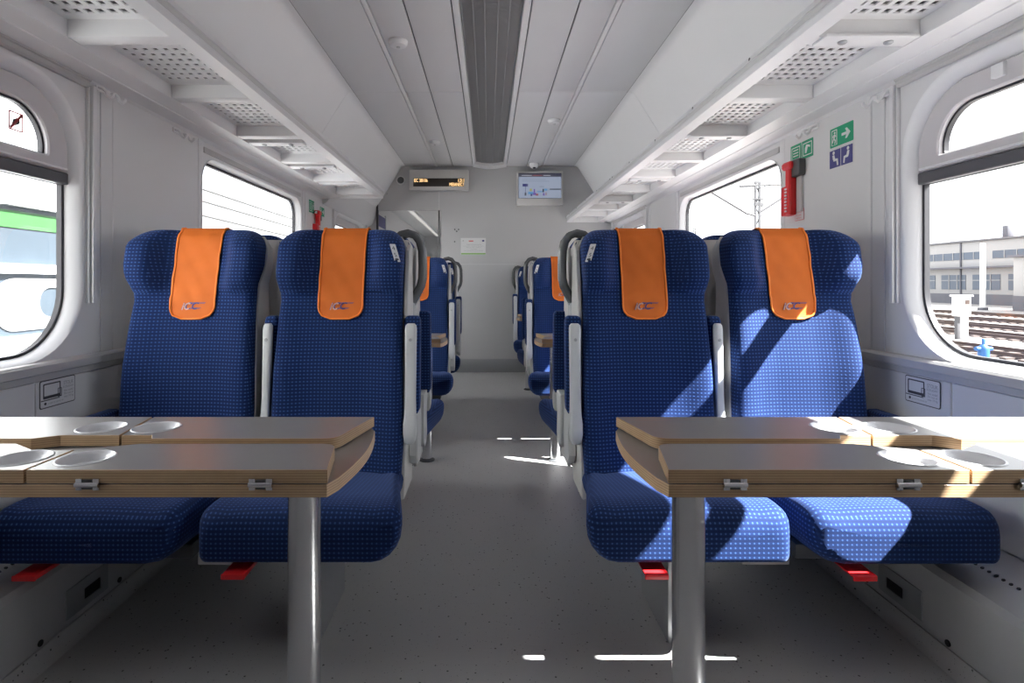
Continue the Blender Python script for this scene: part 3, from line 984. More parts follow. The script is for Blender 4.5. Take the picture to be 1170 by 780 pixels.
def cushion_mesh(x0, x1, x0r, x1r, yf, aisle):
    """x0,x1 front edges, x0r,x1r rear edges, yf front depth; aisle=-1/+1 the bevelled side"""
    yr = 1.96
    st = []
    R = 0.055
    for k in range(7):
        a = k / 6 * PI / 2
        st.append((yf + R * (1 - math.sin(a)), R * (1 - math.cos(a)) if False else R * (1 - math.cos(PI / 2 - a)) ))
    # stations from the front cap to the rear
    ST = []
    for k in range(7):
        a = k / 6 * PI / 2
        ST.append((yf + R * (1 - math.cos(a)), R * (1 - math.sin(a))))
    n = 14
    for k in range(1, n + 1):
        ST.append((yf + R + (yr - yf - R) * k / n, 0.0))
    mb = MB(); rings = []; uvs = []
    for (y, ins) in ST:
        t = (y - yf) / (yr - yf)
        tt = min(1, t * 1.25)
        xa = x0 + (x0r - x0) * tt; xb = x1 + (x1r - x1) * tt
        ztop = interp([(0, 0.448), (0.2, 0.452), (0.6, 0.425), (1, 0.395)], t)
        zbot = interp([(0, 0.307), (0.3, 0.300), (0.7, 0.285), (1, 0.275)], t)
        xa += ins * 0.6; xb -= ins * 0.6; ztop -= ins; zbot += ins * 0.35
        cutA = 0.075 if aisle < 0 else 0.018
        cutB = 0.075 if aisle > 0 else 0.018
        P = []
        rt = 0.035
        def arc(cx, cz, rx, rz, a0, a1, m):
            for q in range(m + 1):
                a = a0 + (a1 - a0) * q / m
                P.append((cx + rx * math.cos(a), cz + rz * math.sin(a)))
        arc(xa + cutA, zbot + min(0.09, cutA * 1.3), cutA, min(0.09, cutA * 1.3), PI, 1.5 * PI, 5)
        for q in range(1, 8): P.append((xa + cutA + (xb - cutB - xa - cutA) * q / 8, zbot))
        arc(xb - cutB, zbot + min(0.09, cutB * 1.3), cutB, min(0.09, cutB * 1.3), 1.5 * PI, 2 * PI, 5)
        arc(xb - rt, ztop - rt, rt, rt, 0, PI / 2, 5)
        for q in range(1, 12):
            f = q / 12
            xx = xb - rt + (xa - xb + 2 * rt) * f
            side_b = 0.010 * (smoothstep(0.25, 0.05, f) + smoothstep(0.75, 0.95, f)) if 0 < t else 0
            P.append((xx, ztop - 0.006 + (0.0 if t <= 0.02 else 0.008 * math.sin(PI * f)) + 0))
        arc(xa + rt, ztop - rt, rt, rt, PI / 2, PI, 5)
        us = [0.0]
        for q in range(1, len(P)):
            us.append(us[-1] + math.hypot(P[q][0] - P[q - 1][0], P[q][1] - P[q - 1][1]))
        rings.append([(x, y - ORY, z) for (x, z) in P])
        uvs.append([(u, y - ins) for u in us])
    c0 = Vector((sum(p[0] for p in rings[0]) / len(rings[0]), rings[0][0][1], sum(p[2] for p in rings[0]) / len(rings[0])))
    for f_ in (0.93, 0.6, 0.2):
        r0 = rings[0] if f_ == 0.93 else None
        base = BASE0 if f_ != 0.93 else rings[0]
        if f_ == 0.93: BASE0 = rings[0]
        rings.insert(0, [tuple(c0 + (Vector(p) - c0) * f_) for p in BASE0]); uvs.insert(0, uvs[0])
    k = len(rings[0])
    for i in range(len(rings) - 1):
        V = rings[i] + rings[i + 1]; F = []; U = []
        for j in range(k):
            j2 = (j + 1) % k
            F.append((j, j2, k + j2, k + j))
            ua, ub = uvs[i][j], uvs[i + 1][j]
            uc = uvs[i][j2] if j2 else (ua[0] + 0.02, ua[1])
            ud = uvs[i + 1][j2] if j2 else (ub[0] + 0.02, ub[1])
            U.append([ua, uc, ud, ub])
        mb.add(V, F, 0, U)
    mb.add(rings[0], [tuple(range(k))], 0, [[(p[0], p[2]) for p in rings[0]]])
    mb.add(rings[-1], [tuple(range(k))], 0, [[(p[0], p[2]) for p in rings[-1]]])
    return mb

def cover_mesh(window):
    """orange cloth over the headrest: strip following the front, over the top, down the back"""
    hwid = 0.080
    path = []
    zb = 0.928
    zs = [zb + (ZT - 0.006 - zb) * k / 26 for k in range(27)]
    NX = 12
    rows = []
    for z in zs:
        # rounded lower corners
        d = z - zb
        r = 0.045
        wv = hwid if d > r else hwid - r + math.sqrt(max(0, r * r - (r - d) ** 2))
        wv *= (1.0 + 0.02 * smoothstep(1.1, 1.25, z))
        row = []
        for i in range(NX + 1):
            x = -wv + 2 * wv * i / NX
            hh = halfw(min(z, ZT - 0.02), window)
            rip = 0.0012 * math.sin(x * 90 + z * 55) + 0.001 * math.sin(z * 80 - x * 40)
            row.append((x, front(x, min(z, ZT - 0.002), hh) - 0.0050 - rip - ORY, z))
        rows.append(row)
    # over the top
    ys = interp(SP, ZT)
    for (dy, dz) in ((0.015, 0.006), (0.04, 0.010), (0.06, 0.010), (0.08, 0.006), (0.094, -0.004), (0.100, -0.03), (0.102, -0.08)):
        rows.append([(-hwid * 1.02 + 2 * hwid * 1.02 * i / NX, ys + dy - ORY, ZT + dz) for i in range(NX + 1)])
    mb = MB()
    V = [p for r_ in rows for p in r_]
    n = NX + 1
    F = []
    for i in range(len(rows) - 1):
        for j in range(NX):
            F.append((i * n + j, i * n + j + 1, (i + 1) * n + j + 1, (i + 1) * n + j))
    # thickness: second layer
    N = len(V)
    V2 = [(x, y + 0.0025, z) for (x, y, z) in V]
    F2 = [tuple(N + q for q in reversed(f)) for f in F]
    # rim
    rim = [j for j in range(n)] + [i * n + NX for i in range(1, len(rows))] + [(len(rows) - 1) * n + j for j in range(NX - 1, -1, -1)] + [i * n for i in range(len(rows) - 2, 0, -1)]
    F3 = [(rim[i], rim[(i + 1) % len(rim)], N + rim[(i + 1) % len(rim)], N + rim[i]) for i in range(len(rim))]
    mb.add(V + V2, F + F2 + F3)
    # piping path: down the left edge, round the bottom, up the right edge
    nf = 27 + 2
    edge = [rows[i][0] for i in range(nf - 1, -1, -1)] + rows[0][1:-1] + [rows[i][-1] for i in range(0, nf)]
    pip = MB().tube([(x, y - 0.0012, z) for (x, y, z) in edge], 0.0036, 6)
    return mb, pip

def emblem():
    zc = 0.975
    y = interp(SP, zc) + 0.004 - 0.0085 - ORY
    f = lambda u, v, h: (u, y - h + (v - zc) * 0.12, v)
    a = MB(); BOLD[0] = 0.0009
    addtext(a, 'i', 0.036, f, -0.040, zc - 0.013, 0.0, shear=0.35)
    addtext(a, 'CC', 0.036, f, -0.030, zc - 0.013, 0.0, shear=0.35, sx=0.95)
    for k, (z_, l_) in enumerate(((0.0105, 0.05), (0.0075, 0.048), (-0.0085, 0.040), (-0.0115, 0.036))):
        a.add([f(-0.004 + z_ * 0.3, zc + z_, 0), (f(-0.004 + l_ + z_ * 0.3, zc + z_, 0)), f(-0.004 + l_ + z_ * 0.3, zc + z_ + 0.0016, 0), f(-0.004 + z_ * 0.3, zc + z_ + 0.0016, 0)], [(0, 1, 2, 3)])
    b = MB()
    addtext(b, 'iC', 0.036, f, -0.0385, zc - 0.0145, 0.0005, shear=0.35, sx=0.8)
    BOLD[0] = 0.0
    return a, b

def armrest_bar(parent, xc, aisle_pad):
    """folded up armrest: light bar facing the seat's front, dark blue pad behind it"""
    w2 = 0.0225 if aisle_pad else 0.0165
    rings = []
    Z = [(0.490, 0.6, 0.012), (0.50, 0.85, 0.018), (0.525, 1.0, 0.024), (0.56, 1.0, 0.027), (0.60, 0.86, 0.020), (0.65, 0.84, 0.016), (0.80, 0.88, 0.016), (0.89, 0.92, 0.016), (0.905, 0.85, 0.014), (0.912, 0.55, 0.010)]
    for (z, wv, dp) in Z:
        yc = 1.965 - (0.0 if z > 0.6 else (0.6 - z) * 0.10) + (z - 0.6) * 0.05
        P = rrect(-w2 * wv, w2 * wv, -dp, dp, min(0.009, dp * 0.6, w2 * wv * 0.6), 3)
        off = xc if aisle_pad else xc + (0.9 - z) * 0.028 * (-1 if xc < 0 else 1) * 0.0
        rings.append([(off + x, yc + y - ORY, z) for (x, y) in P])
    a = MB().loft(rings, 0, True).build('armrest', 'arm', parent, angle=40)
    for z in (0.855, 0.585):
        q = MB(); q.lathe([(0.006, -0.001), (0.0055, -0.0035), (0.003, -0.004), (0.0, -0.003)], (xc, 1.965 + (z - 0.6) * 0.05 - (0.016 if z > 0.6 else 0.019) - ORY, z), 10, axis='Y')
        q.build('screw', 'steel2', a)
    rings = []
    for (z, s_) in ((0.585, 0.7), (0.60, 0.95), (0.63, 1.0), (0.88, 1.0), (0.92, 0.98), (0.932, 0.85), (0.937, 0.6)):
        yc = 2.012 + (z - 0.6) * 0.05
        P = rrect(-(w2 + 0.007) * s_, (w2 + 0.007) * s_, -0.028 * s_, 0.028 * s_, 0.010 * s_, 3)
        rings.append([(xc + x, yc + y - ORY, z) for (x, y) in P])
    pd = MB()
    for i in range(len(rings) - 1):
        k = len(rings[0]); V = rings[i] + rings[i + 1]
        F = [(j, (j + 1) % k, k + (j + 1) % k, k + j) for j in range(k)]
        U = [[(V[q][0] + V[q][1], V[q][2]) for q in f_] for f_ in F]
        pd.add(V, F, 0, U)
    for rg in (rings[0], rings[-1]):
        pd.add(rg, [tuple(range(len(rg)))], 0, [[(p[0], p[1]) for p in rg]])
    po = pd.build('armrest_pad', 'fabric', a); merge(po)
    return a

COVERS = {}
def make_seat(window, aisle, cover=True, handle=True):
    """aisle = -1/+1: local x direction of the aisle; front faces -y"""
    name = 'train_seat'
    root = bpy.data.objects.new(name, None); root.empty_display_size = 0.1
    COL.objects.link(root)
    b = back_mesh(window).build('backrest', 'fabric', root); merge(b)
    sh = shell_mesh(window).build('seat_shell', 'shell', root, angle=40)
    sgn = aisle
    if not window:
        # seat centre .555; cushion .242 - .80 in front, .31-.79 at the rear
        lo, hi = 0.242 - 0.555, 0.798 - 0.555
        lor, hir = 0.315 - 0.555, 0.795 - 0.555
        yf = 1.456
    else:
        lo, hi = 0.842 - 1.095, 1.352 - 1.095
        lor, hir = 0.845 - 1.095, 1.34 - 1.095
        yf = 1.448
    if sgn > 0: lo, hi, lor, hir = -hi, -lo, -hir, -lor
    cu = cushion_mesh(lo, hi, lor, hir, yf, aisle).build('seat_cushion', 'fabric', root); merge(cu)
    # seat pan under the cushion
    MB().box(min(lor, hir) + 0.03, max(lor, hir) - 0.03, 1.60 - ORY, 2.0 - ORY, 0.255, 0.300, b=0.008).build('seat_pan', 'dgrey', root)
    # red release lever, always on the sitter's right
    lx = -0.13
    lv = MB()
    lv.box(lx - 0.030, lx + 0.030, yf - 0.010 - ORY, yf + 0.07 - ORY, 0.288, 0.294, b=0.002)
    lv.box(lx - 0.031, lx + 0.031, yf - 0.016 - ORY, yf - 0.010 - ORY, 0.281, 0.295, b=0.002)
    lv.box(lx + 0.025, lx + 0.031, yf - 0.014 - ORY, yf + 0.07 - ORY, 0.283, 0.296, b=0.002)
    lvo = lv.build('release_lever', 'red', root)
    q = MB(); q.lathe([(0.006, 0), (0.006, -0.003), (0, -0.003)], (lx, yf + 0.01 - ORY, 0.2865), 10); q.build('lever_screw', 'steel', lvo)
    # orange headrest cover
    if window not in COVERS:
        cm, pip = cover_mesh(window); ea, eb = emblem()
        co = cm.build('headrest_cover', 'orange', root, angle=60)
        po = pip.build('piping', 'piping', co, angle=60)
        eo = ea.build('emblem', 'embl', co, angle=None); eo2 = eb.build('emblem_highlight', 'embw', co, angle=None)
        COVERS[window] = (co.data, po.data, eo.data, eo2.data)
    else:
        d = COVERS[window]
        co = bpy.data.objects.new('headrest_cover', d[0]); COL.objects.link(co); co.parent = root
        for nm, dd in zip(('piping', 'emblem', 'emblem_highlight'), d[1:]):
            o = bpy.data.objects.new(nm, dd); COL.objects.link(o); o.parent = co
    co['label'] = 'orange cloth headrest cover with a small purple emblem'
    if not window:
        xa = aisle * (0.555 - 0.294)
        armrest_bar(root, xa, True)
        # curved pivot bracket under the armrest, in the side plane
        br = MB()
        out = []
        for (y, z) in ((1.985, 0.60), (2.03, 0.56), (2.05, 0.50), (2.035, 0.42), (2.06, 0.385), (2.11, 0.375), (2.15, 0.40), (2.165, 0.50), (2.15, 0.60)):
            out.append((y - ORY, z))
        f_ = lambda u, v, h: (xa - aisle * 0.0 + h, u, v)
        plate(br, out, [], -0.014, 0.016, f_, b=0.005)
        br.build('pivot_bracket', 'arm', root, angle=40)
        # side trim following the back
        sd = MB()
        pts = [(1.93, 0.30), (1.975, 0.50), (1.995, 0.75), (2.02, 0.95), (2.045, 1.08), (2.075, 1.18), (2.12, 1.205), (2.15, 1.15), (2.165, 1.0), (2.16, 0.6), (2.13, 0.30)]
        xo = aisle * 0.236
        plate(sd, [(y - ORY, z) for (y, z) in pts], [], -0.006, 0.008, (lambda u, v, h: (xo + aisle * h, u, v)), b=0.003)
        sd.build('side_trim', 'shell', root, angle=40)
        # grab handle: dark grey hoop at the mid plane
        if handle:
            ym = 2.185 - ORY
            # absolute |x| measured from the middle of the car -> local
            A = [(0.405, 1.16), (0.402, 1.195), (0.388, 1.228), (0.362, 1.250), (0.335, 1.256), (0.308, 1.247), (0.289, 1.222), (0.280, 1.185), (0.278, 1.13), (0.279, 1.075), (0.286, 1.045), (0.302, 1.015), (0.318, 0.985), (0.324, 0.95), (0.325, 0.85), (0.326, 0.62)]
            path = [(aisle * (0.555 - a), ym, z) for (a, z) in A]
            g = MB().tube(path, 0.0155, 10, flat=(0.9, 1.0))
            go = g.build('grab_handle', 'handle', root, angle=60)
            cl = MB().tube([(aisle * (0.555 - 0.324), ym, 0.98), (aisle * (0.555 - 0.325), ym, 0.62)], 0.019, 10)
            cl.build('handle_clamp', 'steel2', go)
        # pedestal
        pe = MB()
        x0 = aisle * (0.555 - 0.51); x1 = aisle * (0.555 - 0.545)
        pe.box(*sorted((x0, x1)), 1.615 - ORY, 1.90 - ORY, 0.0, 0.262, b=0.004)
        pe.build('pedestal', 'steel2', root)
        # number plate on the aisle shoulder
        zc = 1.165
        hh = halfw(zc, False)
        P = MB()
        xs = aisle * (hh - 0.012)
        V = []
        yy = front(xs, zc, hh) + 0.004 - ORY
        cxp = aisle * (hh - 0.022)
        yp = front(cxp, zc, hh) - 0.0015 - ORY
        f_ = lambda u, v, h: (cxp - aisle * v * 0.30 + u, yp - h - abs(u) * 0.0 - 0.002 + (u * aisle > 0) * u * aisle * 0.9, zc + v)
        plate(P, rrect(-0.0095, 0.0095, -0.032, 0.032, 0.002, 2), [], 0.0, 0.0015, f_)
        no = P.build('number_plate', 'label', root, angle=None)
        T = MB()
        for (dz, s_) in ((0.010, '4'), (-0.014, '5'), ):
            addtext(T, s_, 0.020, f_, -0.005, dz, 0.002)
        T.add([f_(-0.006, -0.026, 0.002), f_(0.006, -0.026, 0.002), f_(0.006, -0.020, 0.002), f_(-0.006, -0.020, 0.002)], [(0, 1, 2, 3)])
        T.build('seat_number', 'ink', no, angle=None)
    else:
        xa = aisle * (1.095 - 0.807)
        armrest_bar(root, xa, False)
        # wall side armrest pad
        wx = -aisle * (1.385 - 1.095)
        wp = MB()
        wp.box(wx - 0.025, wx + 0.025, 1.72 - ORY, 2.02 - ORY, 0.565, 0.60, b=0.012)
        wp.box(wx - 0.018, wx + 0.018, 1.95 - ORY, 2.0 - ORY, 0.30, 0.575, b=0.008)
        uvp = wp.build('wall_armrest', 'fabric', root)
        MB().box(-0.16, 0.16, 1.66 - ORY, 1.88 - ORY, 0.0, 0.258, b=0.006).build('pedestal', 'dgrey', root) if False else None
        # cantilever beam to the wall
        MB().box(*sorted((aisle * 0.27, -aisle * 0.33)), 1.80 - ORY, 1.90 - ORY, 0.20, 0.262, b=0.006).build('support_beam', 'steel2', root)
    return root

protos = {}
def seat(window, side, y, away, label, group):
    """side -1 left, +1 right; y: row offset; away: seat faces away from the camera"""
    aisle = -side if not away else side
    key = (window, aisle)
    if key not in protos:
        protos[key] = make_seat(window, aisle)
        o = protos[key]
    else:
        o = copy_tree(protos[key])
    x = side * (1.095 if window else 0.555)
    if away:
        o.location = (x, y, 0); o.rotation_euler = (0, 0, PI)
    else:
        o.location = (x, y, 0); o.rotation_euler = (0, 0, 0)
    tag(o, label, 'seat', group)
    return o
MID = 2.205
AW = 2 * MID - ORY
G = 'blue train seats with orange headrest covers'
for side, sd in ((-1, 'left'), (1, 'right')):
    seat(False, side, ORY, False, 'nearest %s aisle seat facing the camera, blue dotted fabric, orange headrest cover%s' % (sd, '' if side < 0 else ', sunlit cushion'), G)
    seat(True, side, ORY, False, 'nearest %s window seat facing the camera, blue dotted fabric%s' % (sd, ', in shade' if side < 0 else ', large sun patch on back'), G)
    seat(False, side, AW, True, '%s aisle seat turned away, back to back with the nearest %s aisle seat, folded-up armrest' % (sd, sd), G)
    seat(True, side, AW, True, '%s window seat turned away, its rounded top showing behind the nearest %s window seat' % (sd, sd), G)
    seat(False, side, ORY + PITCH, False, 'second %s aisle seat facing the camera, seen past the first one, orange cover half hidden' % sd, G)
    seat(True, side, ORY + PITCH, False, '%s window seat facing the camera in the second bay, beside the wall' % sd, G)
seat(False, -1, ORY + 3.12, False, 'farthest left aisle seat facing the camera, only its aisle edge and handle showing', G)
seat(True, -1, ORY + 3.12, False, 'farthest left window seat facing the camera near the doorway', G)
seat(False, 1, AW + PITCH, True, 'right aisle seat turned away beyond the second table, cushion edge low at the aisle', G)
seat(True, 1, AW + PITCH, True, 'right window seat turned away in the second row pair, by the wall', G)
seat(False, 1, ORY + 2 * PITCH - 0.03, False, 'farthest right aisle seat facing the camera, against the end wall', G)
seat(True, 1, ORY + 2 * PITCH - 0.03, False, 'farthest right window seat facing the camera, in the corner by the end wall', G)

# sockets under the seat pairs
for side, sd in ((-1, 'left'), (1, 'right')):
    t = empty('socket_box', (side * 0.82, 1.68, 0.208), 'pale socket box hanging under the nearest %s seats, between their cushions' % sd, 'power socket')
    MB().box(-0.072, 0.072, -0.02, 0.05, 0.0, 0.075, b=0.004).build('box', 'ledge', t)
    MB().box(-0.03, 0.03, 0.0, 0.05, 0.075, 0.088, b=0.002).build('bracket', 'steel2', t)
    for xx in (-0.036, 0.036):
        q = MB(); q.lathe([(0.027, -0.0205), (0.027, -0.024), (0.022, -0.024), (0.020, -0.006 - 0.012), (0.0, -0.018)], (xx, 0, 0.04), 20, axis='Y')
        q.build('socket', 'black', t)

# ================================================================== TABLES
def make_table(side, name_label, D0=0.0):
    c0 = 1.10
    t = empty('folding_table', (side * 0.383, c0 + D0, 0), name_label, 'table', 'folding tables between facing seats')
    ox = side * 0.383
    f = lambda u, v, h: (side * u - ox, v - c0, h)
    ZTT = 0.7405; TL = 0.0225; ZB = 0.7155
    # base slab
    out = [(1.43, 0.932), (1.43, 1.303)]
    tip = []
    for k in range(13):
        tt = k / 12
        y = 1.303 - (1.303 - 0.932) * tt
        a = 0.283 - 0.020 * math.sin(PI * tt)
        tip.append((a, y))
    out = out + [(0.292, 1.303)] + [(a, y) for (a, y) in tip[1:-1]] + [(0.289, 0.932)]
    mb = MB(); plate(mb, out, [], ZB - 0.0215, ZB, f, 0, 1, b=0.0012)
    mb.build('base_slab', ['lam', 'ply'], t, angle=30)
    def leaf(outline, cup, r):
        holes = [circle(cup[0], cup[1], r, 28)]
        m_ = MB(); plate(m_, outline, holes, ZTT - TL, ZTT, f, 0, 1, b=0.0012)
        o = m_.build('table_leaf', ['lam', 'ply'], t, angle=30)
        q = MB()
        q.lathe([(r + 0.003, 0.0002), (r + 0.002, 0.0015), (r - 0.002, 0.0012), (r - 0.007, -0.006), (r - 0.012, -0.0125), (r - 0.018, -0.0145), (0.0, -0.0145)],
                (side * cup[0] - ox, cup[1] - c0, ZTT), 32)
        q.build('cup_recess', 'cup', o, angle=60)
        return o
    def rnd(P, i, r, n=6):
        """round corner i of polygon P"""
        a, b_, c_ = Vector(P[i - 1]), Vector(P[i]), Vector(P[(i + 1) % len(P)])
        d1 = (a - b_).normalized(); d2 = (c_ - b_).normalized()
        p0 = b_ + d1 * r; p1 = b_ + d2 * r
        Q = [tuple((1 - s) ** 2 * p0 + 2 * s * (1 - s) * b_ + s * s * p1) for s in [k / n for k in range(n + 1)]]
        return P[:i] + Q + P[i + 1:]
    # rear leaf, aisle part
    P = [(0.286, 1.303), (0.326, 1.120), (0.700, 1.120), (0.715, 1.145), (0.778, 1.145), (0.806, 1.303)]
    P = rnd(P, 1, 0.028); leaf(P, (0.742, 1.208), 0.047)
    P = [(0.811, 1.303), (0.783, 1.145), (0.905, 1.145), (0.945, 1.120), (1.43, 1.120), (1.43, 1.303)]
    leaf(P, (0.862, 1.208), 0.047)
    P = [(0.288, 0.932), (0.797, 0.932), (0.797, 1.045), (0.700, 1.085), (0.316, 1.086)]
    P = rnd(P, 4, 0.028); leaf(P, (0.742, 0.995), 0.045)
    P = [(0.802, 0.932), (1.43, 0.932), (1.43, 1.086), (0.945, 1.086), (0.880, 1.045), (0.802, 1.045)]
    leaf(P, (0.858, 0.995), 0.045)
    # hinges on the two long edges
    for a in (0.40, 0.692, 0.90, 1.25):
        for (yy, d) in ((0.932, -1),):
            hg = MB()
            xx = side * a - ox
            hg.tube([(xx - 0.020, yy - c0 - 0.003, ZB + 0.0005), (xx + 0.020, yy - c0 - 0.003, ZB + 0.0005)], 0.0045, 10)
            hg.box(xx - 0.020, xx - 0.009, yy - c0 - 0.0035, yy - c0 + 0.001, ZB - 0.009, ZB + 0.011, b=0.0008)
            hg.box(xx + 0.009, xx + 0.020, yy - c0 - 0.0035, yy - c0 + 0.001, ZB - 0.009, ZB + 0.011, b=0.0008)
            hg.box(xx - 0.008, xx + 0.008, yy - c0 - 0.004, yy - c0 + 0.001, ZB - 0.007, ZB + 0.009, 1, b=0.0008)
            hg.build('hinge', ['chrome', 'dgrey'], t)
    # leg and mounting
    lg = MB(); lg.lathe([(0.0, 0.0), (0.0315, 0.0), (0.0315, 0.694), (0.0, 0.694)], (0, 0, 0), 40)
    lg.build('leg', 'steel', t, angle=40)
    ft = MB(); ft.lathe([(0.0, 0.0), (0.046, 0.0), (0.046, 0.006), (0.034, 0.012), (0.032, 0.016)], (0, 0, 0), 32); ft.build('foot_flange', 'dgrey', t)
    MB().box(side * 1.425 - ox - 0.02, side * 1.425 - ox + 0.02, -0.15, 0.15, 0.655, 0.694, b=0.004).build('wall_bracket', 'steel2', t)
    return t
t1 = make_table(-1, 'nearest left-hand folding table with plywood edges and grey top, steel pillar leg')
t2 = make_table(1, 'nearest right-hand folding table with plywood edges, sunlit towards the window')
for src, lab, d in ((t1, 'second left folding table, its plywood corner poking out behind the nearest left aisle seat', 1),
                    (t2, 'second right folding table, its plywood corner poking out behind the nearest right aisle seat', 1),
                    (t2, 'farthest right folding table near the end wall, only a sliver of edge showing', 2)):
    o = copy_tree(src); o.location.y += PITCH * d
    o['label'] = lab

# ================================================================== END WALL THINGS
def at(x, y, D=YE - 0.03): return px(x, y, D)
# LED destination display
DD = 6.47
x0, z1 = px(467.6, 193.7, DD); x1, z0 = px(535.2, 216.9, DD)
t = empty('destination_display', ((x0 + x1) / 2, YE, z0), 'wide pale box under the ceiling with a black amber-lettered LED strip', 'display')
W2 = (x1 - x0) / 2; HH = z1 - z0
MB().box(-W2, W2, -(YE - DD), -0.001, 0, HH, b=0.006).build('housing', 'shell', t)
sx0, sz1 = px(472.2, 203.6, DD); sx1, sz0 = px(530.0, 213.0, DD)
cx_ = (x0 + x1) / 2
yf_ = -(YE - DD) - 0.001
MB().box(sx0 - cx_, sx1 - cx_, yf_ - 0.002, yf_ + 0.004, sz0 - z0, sz1 - z0).build('led_screen', 'led_off', t)
f_ = lambda u, v, h: (u, yf_ - 0.003 - h, v)
tx = MB()
hs = (sz1 - sz0) / 2
addtext(tx, 'EC 38106', hs * 1.18, f_, sx0 - cx_ + 0.01, sz0 - z0 + hs * 1.08, 0, fit=0.155)
addtext(tx, '13:1', hs * 1.18, f_, sx1 - cx_ - 0.075, sz0 - z0 + hs * 1.08, 0, fit=0.068)
addtext(tx, 'MEIANEC1', hs * 1.18, f_, sx1 - cx_ - 0.170, sz0 - z0 + hs * 0.10, 0, fit=0.163)
tx.build('led_text', 'led', t, angle=None)
# monitor
x0, z1 = px(590.6, 195.4, DD); x1, z0 = px(643.2, 233.8, DD)
cx_ = (x0 + x1) / 2
t = empty('wall_monitor', (cx_, YE, z0), 'small lit information screen in a pale frame at the top of the end wall', 'monitor')
W2 = (x1 - x0) / 2; HH = z1 - z0
MB().box(-W2, W2, -(YE - DD), -0.001, 0, HH, b=0.006).build('housing', 'shell', t)
sx0, sz1 = px(592.6, 198.0, DD); sx1, sz0 = px(641.2, 226.3, DD)
MB().box(sx0 - cx_ - 0.004, sx1 - cx_ + 0.004, yf_ - 0.001, yf_ + 0.004, sz0 - z0 - 0.004, sz1 - z0 + 0.004).build('bezel', 'black', t)
sw = sx1 - sx0; sh_ = sz1 - sz0
def scr(u0, u1, v0, v1, m_, lay=1, nm='screen_graphic'):
    MB().box(sx0 - cx_ + u0 * sw, sx0 - cx_ + u1 * sw, yf_ - 0.001 - 0.0006 * lay - 0.0008, yf_ - 0.001, sz0 - z0 + v0 * sh_, sz0 - z0 + v1 * sh_).build(nm, m_, t)
scr(0.0, 1.0, 0.0, 1.0, 'scr_bg', 0, 'screen')
scr(0.0, 1.0, 0.86, 1.0, 'scr_head')
scr(0.07, 0.31, 0.90, 0.93, 'scr_white', 2); scr(0.33, 0.55, 0.90, 0.93, 'scr_red', 2); scr(0.58, 0.75, 0.90, 0.93, 'scr_white', 2)
scr(0.08, 0.64, 0.745, 0.76, 'scr_grey'); scr(0.08, 0.72, 0.675, 0.69, 'scr_grey')
scr(0.09, 0.22, 0.47, 0.575, 'scr_navy'); scr(0.155, 0.165, 0.20, 0.47, 'scr_navy'); scr(0.14, 0.18, 0.10, 0.22, 'scr_dark')
scr(0.26, 0.31, 0.28, 0.38, 'scr_yellow'); scr(0.22, 0.35, 0.16, 0.25, 'scr_cyan'); scr(0.28, 0.32, 0.08, 0.18, 'scr_navy')
scr(0.355, 0.385, 0.22, 0.37, 'scr_purple'); scr(0.33, 0.41, 0.13, 0.21, 'scr_purple'); scr(0.40, 0.46, 0.10, 0.18, 'scr_red')
scr(0.43, 0.56, 0.24, 0.28, 'scr_cyan'); scr(0.56, 0.595, 0.24, 0.37, 'scr_dark'); scr(0.60, 0.67, 0.30, 0.38, 'scr_cyan')
scr(0.73, 1.0, 0.34, 0.38, 'scr_dark'); scr(0.57, 0.61, 0.10, 0.2, 'scr_purple'); scr(0.635, 0.655, 0.12, 0.22, 'scr_red'); scr(0.49, 0.60, 0.45, 0.475, 'scr_grey')
# dome camera on the ceiling
x_, z_ = px(610, 190, 6.45)
t = empty('dome_camera', (x_, 6.42, ZC), 'small white dome camera on the ceiling above the screen', 'camera')
q = MB(); q.lathe([(0.0, 0.0), (0.055, 0.0), (0.055, -0.02), (0.045, -0.045), (0.02, -0.06), (0.0, -0.06)], (0, 0, 0), 20); q.build('dome', 'white', t)
q = MB(); q.lathe([(0.018, 0), (0.018, -0.012), (0.0, -0.014)], (0, -0.02, -0.05), 12); q.build('lens', 'black', t)
# notice
x0, z1 = px(526.5, 271.8, YE); x1, z0 = px(555.2, 290.8, YE)
cx_ = (x0 + x1) / 2
t = empty('wall_notice', (cx_, YE, z0), 'white printed notice with a green bottom stripe on the end wall', 'sign')
f_ = lambda u, v, h: (u, -h, v)
W2 = (x1 - x0) / 2; HH = z1 - z0
q = MB(); plate(q, rrect(-W2, W2, 0, HH, 0.003, 2), [], 0.0, 0.006, f_, b=0.001); q.build('board', 'label', t)
q = MB(); plate(q, rrect(-W2 + 0.004, W2 - 0.004, 0.002, 0.018, 0.001, 1), [], 0.006, 0.0075, f_); q.build('green_stripe', 'sign_green', t)
q = MB()
addtext(q, 'PROJEKT WSPÓŁFINANSOWANY', 0.012, f_, -0.08, 0.115, 0.0068)
addtext(q, 'Dofinansowanie ze środków Unii Europejskiej', 0.0105, f_, -0.12, 0.098, 0.0068, fit=0.24)
addtext(q, 'Modernizacja wagonów pasażerskich', 0.0105, f_, -0.09, 0.082, 0.0068, fit=0.18)
addtext(q, 'wartość projektu', 0.0105, f_, -0.04, 0.062, 0.0068, fit=0.08)
addtext(q, 'program operacyjny infrastruktura i środowisko', 0.0105, f_, -0.115, 0.045, 0.0068, fit=0.23)
q.build('print', 'lgrey', t, angle=None)
q = MB(); plate(q, rrect(-0.055, 0.0, 0.155, 0.168, 0.002, 2), [], 0.006, 0.0072, f_); q.build('red_logo', 'pink', t)
q = MB(); plate(q, rrect(0.105, 0.13, 0.155, 0.174, 0.002, 2), [], 0.006, 0.0072, f_); q.build('blue_logo', 'navy', t)
